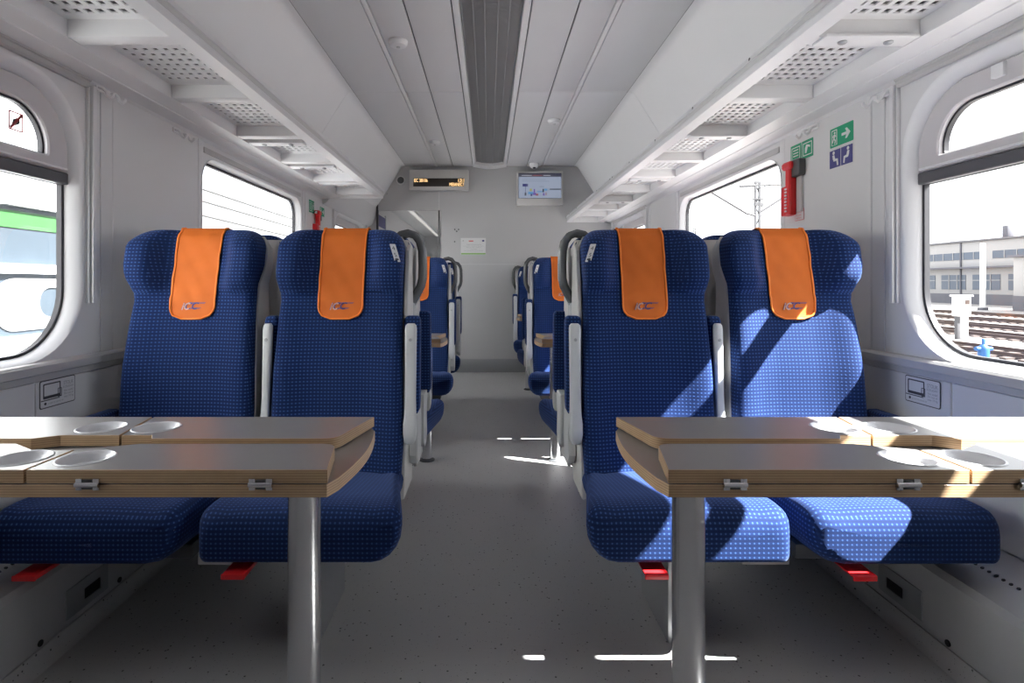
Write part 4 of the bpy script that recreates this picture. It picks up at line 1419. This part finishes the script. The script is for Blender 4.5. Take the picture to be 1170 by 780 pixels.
q = MB(); plate(q, circle(-0.122, 0.165, 0.006, 10), [], 0.006, 0.0072, f_); q.build('dark_logo', 'lgrey', t)
# small fixings beside it
for (xx, yy, lab) in ((522, 263, 'upper group of three small screws left of the white notice'), (519.5, 276, 'lower small screw left of the white notice')):
    a, b_ = px(xx, yy, YE)
    t = empty('wall_screw', (a, YE, b_), lab, 'screw')
    for (u, v) in (((-0.025, 0.01), (0.02, 0.01), (-0.002, -0.012)) if yy == 263 else ((0, 0),)):
        q = MB(); q.lathe([(0.009, 0.0), (0.008, -0.005), (0.0, -0.006)], (u, 0, v), 10, axis='Y'); q.build('screw_head', 'dgrey', t)
# round loudspeaker on the end wall by the left corner
a, b_ = px(458, 206, YE)
t = empty('wall_speaker', (a, YE, b_), 'small round dark loudspeaker in the upper left corner of the end wall', 'speaker')
q = MB(); q.lathe([(0.055, 0), (0.052, -0.012), (0.04, -0.014)], (0, 0, 0), 20, axis='Y'); q.build('ring', 'rackshade', t)
q = MB(); q.lathe([(0.04, -0.012), (0.02, -0.016), (0, -0.017)], (0, 0, 0), 20, axis='Y'); q.build('mesh_cover', 'dgrey', t)
# smoke detectors on the ceiling
for (xx, yy, lab) in ((455, 47, 'nearest white smoke detector on the ceiling, left of the grille'), (497, 161.5, 'far smoke detector left of the grille, near the display'), (633, 137, 'smoke detector on the right of the ceiling grille')):
    D = (ZC - H) * 630 / (324 - yy)
    t = empty('smoke_detector', (CX + (xx - 558) * D / 630, D, ZC), lab, 'smoke detector', 'smoke detectors on the ceiling')
    q = MB(); q.lathe([(0.0, 0.0), (0.056, 0.0), (0.056, -0.012), (0.050, -0.018), (0.046, -0.028), (0.03, -0.034), (0.0, -0.035)], (0, 0, 0), 24); q.build('body', 'ceil2', t)
    q = MB(); q.lathe([(0.012, -0.034), (0.010, -0.040), (0.0, -0.041)], (0, 0, 0), 12); q.build('sensor', 'rackshade', t)

# ================================================================== WALL THINGS
def wframe(side, y, z, off=0.0075):
    """local frame of a sticker: u to the reader's right"""
    return lambda u, v, h: (-side * h, -side * u, v)
def wthing(name, side, y, z, label, cat, group=None, off=0.008):
    return empty(name, (side * (XW - off), y, z), label, cat, group)
def wallpt(side, x, y, off=0.008):
    X = side * (XW - off) - CX
    D = X * 630 / (x - 558)
    return D, H - (y - 324) * D / 630
def sticker(t, side, w_, h_, m_, r=0.004, name='backing', u0=0, v0=0, lay=0):
    f = wframe(side, 0, 0)
    q = MB(); plate(q, rrect(u0 - w_ / 2, u0 + w_ / 2, v0 - h_ / 2, v0 + h_ / 2, r, 2), [], lay * 0.0007, 0.0008 + lay * 0.0007, f)
    return q.build(name, m_, t, angle=None)
def poly(t, side, P, m_, name, lay=1):
    f = wframe(side, 0, 0)
    q = MB(); plate(q, P, [], 0.0006 + lay * 0.0004, 0.0012 + lay * 0.0006, f)
    return q.build(name, m_, t, angle=None)

# exit sign right wall
def exit_sign(side, y, z, w_, h_, lab, name='exit_sign'):
    t = wthing(name, side, y, z, lab, 'sign')
    sticker(t, side, w_, h_, 'green')
    s_ = h_
    ax = w_ * 0.17
    poly(t, side, [(ax - 0.28 * s_, -0.07 * s_), (ax + 0.1 * s_, -0.07 * s_), (ax + 0.0 * s_, -0.26 * s_), (ax + 0.14 * s_, -0.26 * s_), (ax + 0.40 * s_, 0.0), (ax + 0.14 * s_, 0.26 * s_), (ax + 0.0 * s_, 0.26 * s_), (ax + 0.1 * s_, 0.07 * s_), (ax - 0.28 * s_, 0.07 * s_)], 'label', 'arrow')
    mx = -w_ * 0.30
    f = wframe(side, 0, 0)
    q = MB(); plate(q, rrect(mx - 0.24 * s_, mx + 0.22 * s_, -0.40 * s_, 0.40 * s_, 0.001, 1), [rrect(mx - 0.19 * s_, mx + 0.17 * s_, -0.44 * s_ + 0.04 * s_ + 0.02 * s_, 0.35 * s_, 0.001, 1)], 0.001, 0.0017, f); q.build('door_outline', 'label', t, angle=None)
    poly(t, side, circle(mx + 0.02 * s_, 0.24 * s_, 0.065 * s_, 10), 'label', 'running_figure_head')
    poly(t, side, [(mx - 0.16 * s_, 0.06 * s_), (mx - 0.06 * s_, 0.16 * s_), (mx + 0.06 * s_, 0.16 * s_), (mx + 0.14 * s_, 0.04 * s_), (mx + 0.08 * s_, 0.02 * s_), (mx + 0.05 * s_, 0.06 * s_), (mx + 0.02 * s_, -0.06 * s_), (mx + 0.12 * s_, -0.16 * s_), (mx + 0.06 * s_, -0.34 * s_), (mx + 0.0 * s_, -0.34 * s_), (mx + 0.04 * s_, -0.17 * s_), (mx - 0.06 * s_, -0.12 * s_), (mx - 0.12 * s_, -0.26 * s_), (mx - 0.20 * s_, -0.24 * s_), (mx - 0.10 * s_, -0.05 * s_), (mx - 0.06 * s_, 0.08 * s_), (mx - 0.13 * s_, 0.01 * s_)], 'label', 'running_figure')
    return t
y_, z_ = wallpt(1, 961.5, 154)
exit_sign(1, y_, z_, 0.150, 0.080, 'green emergency exit sign with running figure and arrow, highest on the right wall')
def seated(t, side, cx, cy, s_, flip=1):
    poly(t, side, circle(cx - 0.10 * s_ * flip, cy + 0.30 * s_, 0.09 * s_, 10), 'label', 'figure_head')
    P = [(-0.20, 0.18), (-0.05, 0.20), (0.02, 0.0), (0.22, -0.02), (0.26, -0.34), (0.16, -0.36), (0.12, -0.12), (-0.10, -0.12), (-0.16, 0.0)]
    P = [(cx + a * s_ * flip, cy + b_ * s_) for a, b_ in P]
    poly(t, side, P, 'label', 'seated_figure')
y_, z_ = wallpt(1, 961, 179)
t = wthing('seat_priority_sign', 1, y_, z_, 'pair of navy blue pictogram stickers of seated people below the exit sign', 'sticker')
sticker(t, 1, 0.156, 0.082, 'label')
for k, u in enumerate((-0.038, 0.038)):
    sticker(t, 1, 0.072, 0.074, 'navy', 0.001, 'pictogram_ground', u0=u, lay=1)
    n0 = seated(t, 1, u, 0, 0.085, 1 if k == 0 else -1)
y_, z_ = wallpt(1, 916, 172.5)
def green_pair(side, y, z, w_, h_, lab):
    t = wthing('emergency_window_sign', side, y, z, lab, 'sign')
    for k, u in enumerate((-w_ / 4 - 0.001, w_ / 4 + 0.001)):
        sticker(t, side, w_ / 2 - 0.004, h_, 'green', 0.001, 'sign_ground', u0=u)
        f = wframe(side, 0, 0)
        q = MB(); ww = w_ * 0.19; hh = h_ * 0.36
        plate(q, rrect(u - ww, u + ww, -hh, hh, 0.001, 1), [rrect(u - ww + 0.004, u + ww - 0.004, -hh + 0.004, hh - 0.004, 0.001, 1)], 0.0009, 0.0014, f); q.build('window_outline', 'label', t, angle=None)
        if k == 0:
            for a in range(3):
                poly(t, side, [(u - ww * 0.6, -hh * 0.5 + a * hh * 0.45), (u + ww * 0.6, -hh * 0.5 + a * hh * 0.45), (u + ww * 0.6, -hh * 0.5 + a * hh * 0.45 + 0.005), (u - ww * 0.6, -hh * 0.5 + a * hh * 0.45 + 0.005)], 'label', 'pictogram_bar')
        else:
            poly(t, side, [(u - ww * 0.5, -hh * 0.6), (u - ww * 0.2, -hh * 0.6), (u + ww * 0.1, hh * 0.3), (u + ww * 0.6, hh * 0.1), (u + ww * 0.6, hh * 0.45), (u - ww * 0.2, hh * 0.7), (u - ww * 0.5, hh * 0.2)], 'label', 'pictogram_hammer')
    return t
green_pair(1, y_, z_, 0.185, 0.082, 'pair of green emergency window signs above the red hammer on the right wall')
# hammer
def hammer(side, y, z, lab):
    t = wthing('emergency_hammer', side, y, z, lab, 'hammer')
    f = wframe(side, 0, 0)
    q = MB(); plate(q, rrect(-0.005, 0.075, 0.045, 0.125, 0.012, 4), [], 0.0, 0.030, f, b=0.004); q.build('mount', 'dgrey', t)
    q = MB(); plate(q, rrect(-0.072, -0.018, -0.130, 0.010, 0.006, 3), [], 0.0, 0.035, f, b=0.003); q.build('holder_cup', 'red', t)
    q = MB(); plate(q, rrect(-0.028, 0.012, -0.130, 0.118, 0.008, 3), [], 0.008, 0.040, f, b=0.006); ho = q.build('hammer_handle', 'red', t)
    for k in range(8):
        q = MB(); plate(q, rrect(-0.026, -0.010, -0.115 + k * 0.015, -0.107 + k * 0.015, 0.001, 1), [], 0.036, 0.044, f); q.build('grip_tooth', 'label', ho)
    q = MB(); plate(q, rrect(-0.052, 0.026, 0.085, 0.122, 0.012, 4), [], 0.006, 0.046, f, b=0.008); q.build('hammer_head', 'red', t)
    q = MB(); plate(q, circle(-0.056, 0.103, 0.012, 12), [], 0.012, 0.034, f, b=0.003); q.build('steel_point', 'steel', t)
    q = MB(); plate(q, rrect(0.020, 0.060, -0.120, 0.045, 0.006, 3), [], 0.0, 0.012, f, b=0.002); q.build('clear_guard', 'shell', t)
    return t
y_, z_ = wallpt(1, 910, 214)
hammer(1, y_, z_, 'red emergency hammer in its holder on the right wall')
y_, z_ = wallpt(1, 913.5, 245)
t = wthing('hammer_notice', 1, y_, z_, 'small pale sticker with red print just below the red hammer', 'sticker')
sticker(t, 1, 0.075, 0.055, 'pink'); sticker(t, 1, 0.070, 0.050, 'label', 0.001, 'ground', lay=1)
f = wframe(1, 0, 0)
q = MB(); addtext(q, 'UWAGA', 0.014, f, -0.028, 0.008, 0.0022); addtext(q, 'zbij szybę', 0.011, f, -0.026, -0.006, 0.0022); addtext(q, 'młotkiem', 0.011, f, -0.024, -0.019, 0.0022)
q.build('print', 'pink', t, angle=None)
# left wall far signs and hammer
y_, z_ = wallpt(-1, 356, 236)
green_pair(-1, y_, z_, 0.13, 0.10, 'green emergency window sign on the left wall above the far hammer')
y_, z_ = wallpt(-1, 368, 242)
exit_sign(-1, y_, z_, 0.12, 0.075, 'green and white exit sign on the left wall, right of the far hammer')
y_, z_ = wallpt(-1, 360.5, 255)
hammer(-1, y_, z_ - 0.02, 'small red emergency hammer with black mount on the far left wall')

# litter bin pictogram plates under the ledges
def bin_sticker(side, xx, yy, lab):
    y, z = wallpt(side, xx, yy)
    t = wthing('pictogram_plate', side, y, z, lab, 'sticker')
    w_, h_ = 0.150, 0.090
    sticker(t, side, w_, h_, 'ink', 0.006); sticker(t, side, w_ - 0.006, h_ - 0.006, 'label', 0.005, 'ground', lay=1)
    f = wframe(side, 0, 0)
    q = MB(); plate(q, rrect(-0.062, 0.010, -0.015, 0.034, 0.003, 2), [rrect(-0.058, 0.006, -0.006, 0.030, 0.002, 2)], 0.0014, 0.002, f); q.build('table_outline', 'ink', t, angle=None)
    q = MB(); plate(q, rrect(-0.071, 0.006, -0.021, -0.018, 0.001, 1), [], 0.0014, 0.002, f); q.build('underline', 'ink', t, angle=None)
    q = MB(); plate(q, rrect(-0.002, 0.014, -0.017, 0.012, 0.002, 2), [rrect(0.0, 0.012, -0.014, 0.010, 0.001, 1)], 0.002, 0.0026, f); q.build('bin_outline', 'ink', t, angle=None)
    q = MB(); plate(q, circle(-0.053, -0.030, 0.0045, 12), [], 0.0014, 0.002, f); q.build('dot', 'ink', t, angle=None)
    q = MB()
    addtext(q, 'STOLIK', 0.018, f, 0.022, 0.018, 0.0022, fit=0.044); addtext(q, 'ROZKŁADANY', 0.011, f, 0.020, 0.007, 0.0022, fit=0.046)
    addtext(q, 'Nie siadać', 0.010, f, 0.024, -0.005, 0.0022); addtext(q, 'Do not sit', 0.010, f, 0.024, -0.015, 0.0022); addtext(q, 'max 10 kg', 0.010, f, 0.024, -0.025, 0.0022)
    addtext(q, 'proszę nie opierać się', 0.007, f, -0.043, -0.033, 0.0022)
    q.build('print', 'lgrey', t, angle=None)
bin_sticker(-1, 66, 447, 'white pictogram plate with black outline under the left window ledge')
bin_sticker(1, 1054, 447, 'white pictogram plate with black outline under the right window ledge')

# coat hooks at the top of the walls
for side, xx, yy, lab in ((-1, 118, 103, 'white double coat hook on the left wall next to the near window'),
                          (-1, 203, 150, 'white double coat hook on the left wall before the middle window'),
                          (1, 1011, 107, 'white double coat hook on the right wall next to the near window'),
                          (1, 929, 146, 'white double coat hook on the right wall above the green signs')):
    y, z = wallpt(side, xx, yy)
    t = wthing('coat_hook', side, y, z - 0.005, lab, 'hook', 'coat hooks under the luggage racks')
    f = wframe(side, 0, 0)
    q = MB(); plate(q, rrect(-0.042, 0.042, -0.008, 0.016, 0.005, 3), [], 0, 0.006, f, b=0.002); q.build('back_plate', 'white', t)
    for u in (-0.032, 0.032):
        q = MB().tube([f(u, 0.005, 0.004), f(u, 0.0, 0.022), f(u, -0.012, 0.034), f(u, -0.026, 0.038), f(u, -0.034, 0.048), f(u, -0.028, 0.058), f(u, -0.018, 0.060)], 0.006, 8)
        q.build('hook', 'white', t, angle=60)

# window sticker on the left hopper pane
X = -(XW + 0.046) - CX
D = X * 630 / (25 - 558); zz = H - (131 - 324) * D / 630
t = empty('window_sticker', (-(XW + 0.0465), D - 0.022, zz - 0.028), 'square red-crossed pictogram sticker on the upper left window pane', 'sticker')
f = wframe(-1, 0, 0)
q = MB(); plate(q, rrect(-0.027, 0.027, -0.030, 0.030, 0.002, 2), [rrect(-0.022, 0.022, -0.025, 0.025, 0.002, 2)], 0, 0.0006, f); q.build('border', 'sticker_red', t, angle=None)
q = MB(); plate(q, [(-0.024, -0.021), (-0.017, -0.027), (0.024, 0.021), (0.017, 0.027)], [], 0.0006, 0.0012, f); q.build('red_bar', 'sticker_red', t, angle=None)
q = MB(); plate(q, [(-0.015, -0.010), (-0.002, -0.014), (0.014, -0.004), (0.016, 0.006), (0.002, 0.012), (-0.012, 0.004)], [], 0.0005, 0.0008, f); q.build('bottle_figure', 'ink', t, angle=None)
q = MB(); addtext(q, 'e pericoloso', 0.008, f, -0.005, -0.048, 0.0006); q.build('print', 'pink', t, angle=None)

# ================================================================== OUTSIDE
GZ = -1.3
gb = MB()
gb.box(-120, 160, -60, 260, GZ - 0.5, GZ - 0.18)
gb.build('ground', 'gravel', kind='structure')
for i, xx in enumerate((10.6, 13.7, 18.4, 24.2, 28.8, 34.0, 40.0)):
    t = empty('railway_track', (xx, 30, GZ - 0.18), ['nearest railway track beside the blue hydrant', 'second railway track outside the right window', 'third railway track outside the right window, by the white cabinet', 'fourth railway track across the yard', 'fifth railway track across the yard', 'sixth railway track across the yard', 'farthest railway track, just before the long building'][i], 'railway track', 'tracks in the yard')
    for s_ in (-0.72, 0.72):
        r_ = MB(); r_.loft([[(s_ + a, yy, b_) for (a, b_) in ((-0.07, 0.06), (0.07, 0.06), (0.015, 0.1), (0.035, 0.2), (-0.035, 0.2), (-0.015, 0.1))] for yy in (-70, 90)], 0, True); r_.build('rail', 'rail', t)
    r_ = MB()
    for k in range(200): r_.box(-1.2, 1.2, -50 + k * 0.65, -50 + k * 0.65 + 0.25, 0.0, 0.07)
    r_.build('sleepers', 'sleeper', t, kind='stuff')
BX = 60
t = empty('station_building', (BX, 70, GZ - 0.18), 'long low white railway building with window bands behind the tracks', 'building')
MB().box(0, 14, -45, 80, 0, 7.75, b=0.1).build('wall', 'bwall', t)
MB().box(-0.25, 14.2, -45.2, 80.2, 7.75, 7.95).build('roof_edge', 'roof', t)
MB().box(-0.08, 0.1, -45, 80, 0, 1.25).build('plinth', 'bgrey', t)
MB().box(-0.9, 0.0, -45, 80, 4.42, 4.62).build('canopy_edge', 'bgrey', t)
for k in range(9):
    y0 = -43 + k * 13.2
    w_ = MB().box(-0.05, 0.2, y0, y0 + 12.2, 5.55, 6.45).build('window_band', 'bwin', t)
    m_ = MB()
    for j in range(1, 8): m_.box(-0.09, 0.0, y0 + j * 1.525 - 0.05, y0 + j * 1.525 + 0.05, 5.55, 6.45)
    m_.build('mullions', 'bframe', w_, kind='stuff')
for k in range(26):
    y0 = -43 + k * 4.7
    w_ = MB().box(-0.05, 0.2, y0, y0 + 3.7, 1.8, 3.65).build('window', 'bwin', t)
    m_ = MB()
    for j in (1, 2): m_.box(-0.1, 0.0, y0 + j * 1.23 - 0.06, y0 + j * 1.23 + 0.06, 1.8, 3.65)
    m_.box(-0.1, 0.0, y0, y0 + 3.7, 2.9, 3.0)
    m_.build('mullions', 'bframe', w_, kind='stuff')
MB().box(-0.15, 0, -0.1, 0.05, 0, 7.7).build('downpipe', 'bgrey', t)
pz = MB(); pz.loft([[(2, 1.5, 7.9), (6, 1.5, 7.9), (6, 5.3, 7.9), (2, 5.3, 7.9)], [(3.9, 3.3, 9.1), (4.1, 3.3, 9.1), (4.1, 3.5, 9.1), (3.9, 3.5, 9.1)]]); pz.build('skylight', 'roof', t)
MB().box(1, 1.8, -5.2, -4.5, 7.9, 9.4, b=0.05).build('chimney', 'bgrey', t)
t = empty('annex_building', (49, 47, GZ - 0.18), 'white annex block with a dark window in front of the long building', 'building')
MB().box(0, 8, -16, 4.5, 0, 5.0, b=0.05).build('wall', 'bwall', t)
MB().box(-0.3, 8.2, -16.2, 4.8, 5.0, 5.2).build('roof_edge', 'bgrey', t)
MB().box(-0.06, 0.1, -16, 4.5, 0, 1.4).build('plinth', 'bgrey', t)
MB().box(-0.08, 0.1, -2.8, 0.6, 2.2, 3.9).build('window', 'bwin', t)
MB().box(-0.09, 0.1, -2.0, 2.4, 0.4, 0.9).build('low_vent', 'roof', t)
MB().box(-0.12, 0.0, 0.4, 2.0, 5.2, 6.2).build('roof_unit', 'bwin', t)
# white signal cabinet
t = empty('signal_cabinet', (21.6, 25.2, GZ - 0.18), 'white trackside cabinet on a post, small red plate, outside the right window', 'signal box')
MB().box(-0.28, 0.28, -0.2, 0.2, 1.05, 1.95, b=0.03).build('cabinet', 'postw', t)
MB().box(-0.26, -0.12, -0.08, 0.08, 0, 1.05, b=0.01).build('post', 'mast', t)
MB().box(0.02, 0.24, -0.1, 0.1, 0, 1.05, b=0.01).build('post', 'postw', t)
MB().box(-0.34, 0.34, -0.25, 0.25, 1.95, 2.02, b=0.01).build('lid', 'postw', t)
MB().box(0.0, 0.2, -0.22, -0.19, 1.6, 1.8).build('red_plate', 'rail', t)
# blue hydrant
t = empty('water_hydrant', (15.7, 17.5, GZ - 0.18), 'light blue hydrant between the tracks, low in the right window', 'hydrant')
q = MB(); q.lathe([(0.0, 0.0), (0.12, 0.0), (0.12, 0.42), (0.10, 0.5), (0.04, 0.56), (0.03, 0.66), (0.0, 0.66)], (0, 0, 0), 16); q.build('body', 'hyd', t)
MB().tube([(-0.2, 0, 0.43), (0.2, 0, 0.43)], 0.06, 12).build('outlets', 'hyd', t)
MB().box(-0.03, 0.03, -0.03, 0.03, 0.6, 0.72, b=0.01).build('spindle', 'hyd', t)
t.scale = (1.25, 1.25, 1.1)
# white lamp post
t = empty('lamp_post', (47.5, 53.0, GZ - 0.18), 'thick white post standing before the long building', 'post')
q = MB(); q.lathe([(0.24, 0), (0.20, 6.4), (0.0, 6.45)], (0, 0, 0), 12); q.build('post', 'postw', t)
MB().box(-0.3, 0.3, -0.3, 0.3, 0, 0.25, b=0.02).build('footing', 'bgrey', t)
# catenary masts
def mast(x, y, h, lab, arms=True, w_=0.115):
    t = empty('catenary_mast', (x, y, GZ - 0.18), lab, 'mast')
    for s_ in (-w_, w_):
        MB().box(s_ - 0.05, s_ + 0.05, -0.06, 0.06, 0, h).build('leg', 'mast', t)
    q = MB()
    n = int(h / 0.6)
    for k in range(n):
        z = k * h / n
        a, b_ = (-w_, w_) if k % 2 else (w_, -w_)
        q.tube([(a, 0, z), (b_, 0, z + h / n)], 0.03, 4)
    q.build('lattice', 'mast', t, kind='stuff')
    MB().box(-w_ - 0.06, w_ + 0.06, -0.07, 0.07, h, h + 0.12).build('cap', 'mast', t)
    return t
mx, mz = 15.6, 32.0
t = mast(mx, mz, 8.35, 'grey lattice catenary mast seen through the middle right window')
def rel(px_, py_): 
    x_, z_ = px(px_, py_, mz)
    return (x_ - mx, 0, z_ - (GZ - 0.18))
MB().tube([rel(808, 216.5), rel(853, 243.5), rel(862, 246)], 0.075, 6).build('cantilever_arm', 'mast', t)
MB().tube([rel(867, 243), rel(892, 227)], 0.075, 6).build('cantilever_arm', 'mast', t)
MB().tube([rel(858, 211.5), rel(895, 211.3)], 0.06, 6).build('top_arm', 'mast', t)
MB().tube([rel(845, 212.5), rel(862, 212)], 0.09, 6).build('insulator', 'mast', t)
q = MB(); q.lathe([(0.0, -0.06), (0.14, -0.05), (0.14, 0.05), (0.0, 0.06)], rel(869.5, 234), 12, axis='Y'); q.build('pulley', 'mast', t)
MB().box(rel(860.5, 0)[0], rel(872, 0)[0], -0.1, 0.1, rel(0, 228)[2], rel(0, 227)[2] + 0.02).build('bracket', 'mast', t)
MB().box(rel(862, 0)[0], rel(866, 0)[0], -0.1, 0.1, rel(0, 235)[2], rel(0, 231)[2]).build('bracket', 'mast', t)
MB().tube([rel(867, 246), rel(873.5, 245.5)], 0.06, 6).build('insulator', 'mast', t)
mast(26.4, 70.7, 9.5, 'thin distant mast at the left edge of the middle right window', w_=0.14)
mast(30.5, 76.0, 7.8, 'short thin distant pole right of the distant mast', w_=0.06)
# wires
for (xx, zz_, lab) in ((-12.0, 5.05, 'highest overhead wire outside the middle left window'), (-12.0, 4.55, 'middle overhead wire outside the middle left window'), (-12.0, 3.95, 'lowest overhead wire outside the middle left window')):
    o = MB().tube([(xx, -5, zz_), (xx, 30, zz_ - 0.05), (xx, 120, zz_)], 0.045, 6).build('overhead_wire', 'wire')
    tag(o, lab, 'wire', 'overhead wires on the left')
o = MB().tube([(15.6, 20, 6.6), (15.6, 32, 6.55), (15.6, 60, 6.6)], 0.02, 6).build('overhead_wire', 'wire'); tag(o, 'overhead wire passing the lattice mast on the right', 'wire')
# neighbouring white train on the left
t = empty('parked_train', (-3.9, 2.0, GZ), 'white train with rounded windows standing outside the near left window', 'train')
f = lambda u, v, h: (h - 0.0, u - 2.0, v - GZ)
wl = [(4.28, 5.9), (1.6, 3.7), (-1.1, 1.0)]
body = MB()
plate(body, [(-14, -0.8), (6.9, -0.8), (6.9, 2.45), (-14, 2.45)], [rrect(a, b_, 0.62, 1.70, 0.16, 8) for a, b_ in wl], -0.08, 0.0, f)
body.build('body_side', 'trainw', t)
MB().box(-2.6, -0.08, -16, 4.9, -0.8 - GZ, -0.7 - GZ).build('underframe', 'dgrey', t)
MB().box(-2.6, -0.08, -16, 4.9, 2.40 - GZ, 2.75 - GZ, b=0.15).build('roof', 'trainw', t)
MB().box(-2.6, -2.5, -16, 4.9, -0.8 - GZ, 2.45 - GZ).build('far_side', 'trainw', t)
MB().box(-2.6, -0.0, 4.85, 4.9, -0.8 - GZ, 2.45 - GZ).build('end', 'trainw', t)
for k, (a, b_) in enumerate(wl):
    q = MB(); plate(q, rrect(a - 0.05, b_ + 0.05, 0.57, 1.75, 0.20, 8), [rrect(a, b_, 0.62, 1.70, 0.16, 8)], -0.01, 0.004, f)
    wo = q.build('window_frame', 'lgrey' if False else 'hopper', t)
    q = MB(); plate(q, rrect(a - 0.005, b_ + 0.005, 0.615, 1.705, 0.16, 8), [], -0.07, -0.06, f); q.build('pane', 'traing', wo)
    q = MB(); plate(q, rrect(a, b_, 1.14, 1.22, 0.004, 1), [], -0.055, -0.01, f); q.build('crossbar', 'trainw', wo)
    q = MB(); plate(q, rrect(a + 0.05, b_ - 0.02, 1.52, 1.66, 0.05, 4), [], -0.058, -0.05, f); q.build('green_band', 'traingreen', wo)
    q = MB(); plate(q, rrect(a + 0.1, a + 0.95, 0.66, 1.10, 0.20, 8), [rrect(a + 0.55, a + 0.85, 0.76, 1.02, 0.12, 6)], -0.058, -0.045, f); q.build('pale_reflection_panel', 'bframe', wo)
for k in range(3):
    q = MB(); q.lathe([(0.42, -0.06), (0.46, 0.0), (0.42, 0.06), (0.0, 0.06)], (-0.3, -6 + k * 4.5, 0.05), 24, axis='X'); q.build('wheel', 'dgrey', t)
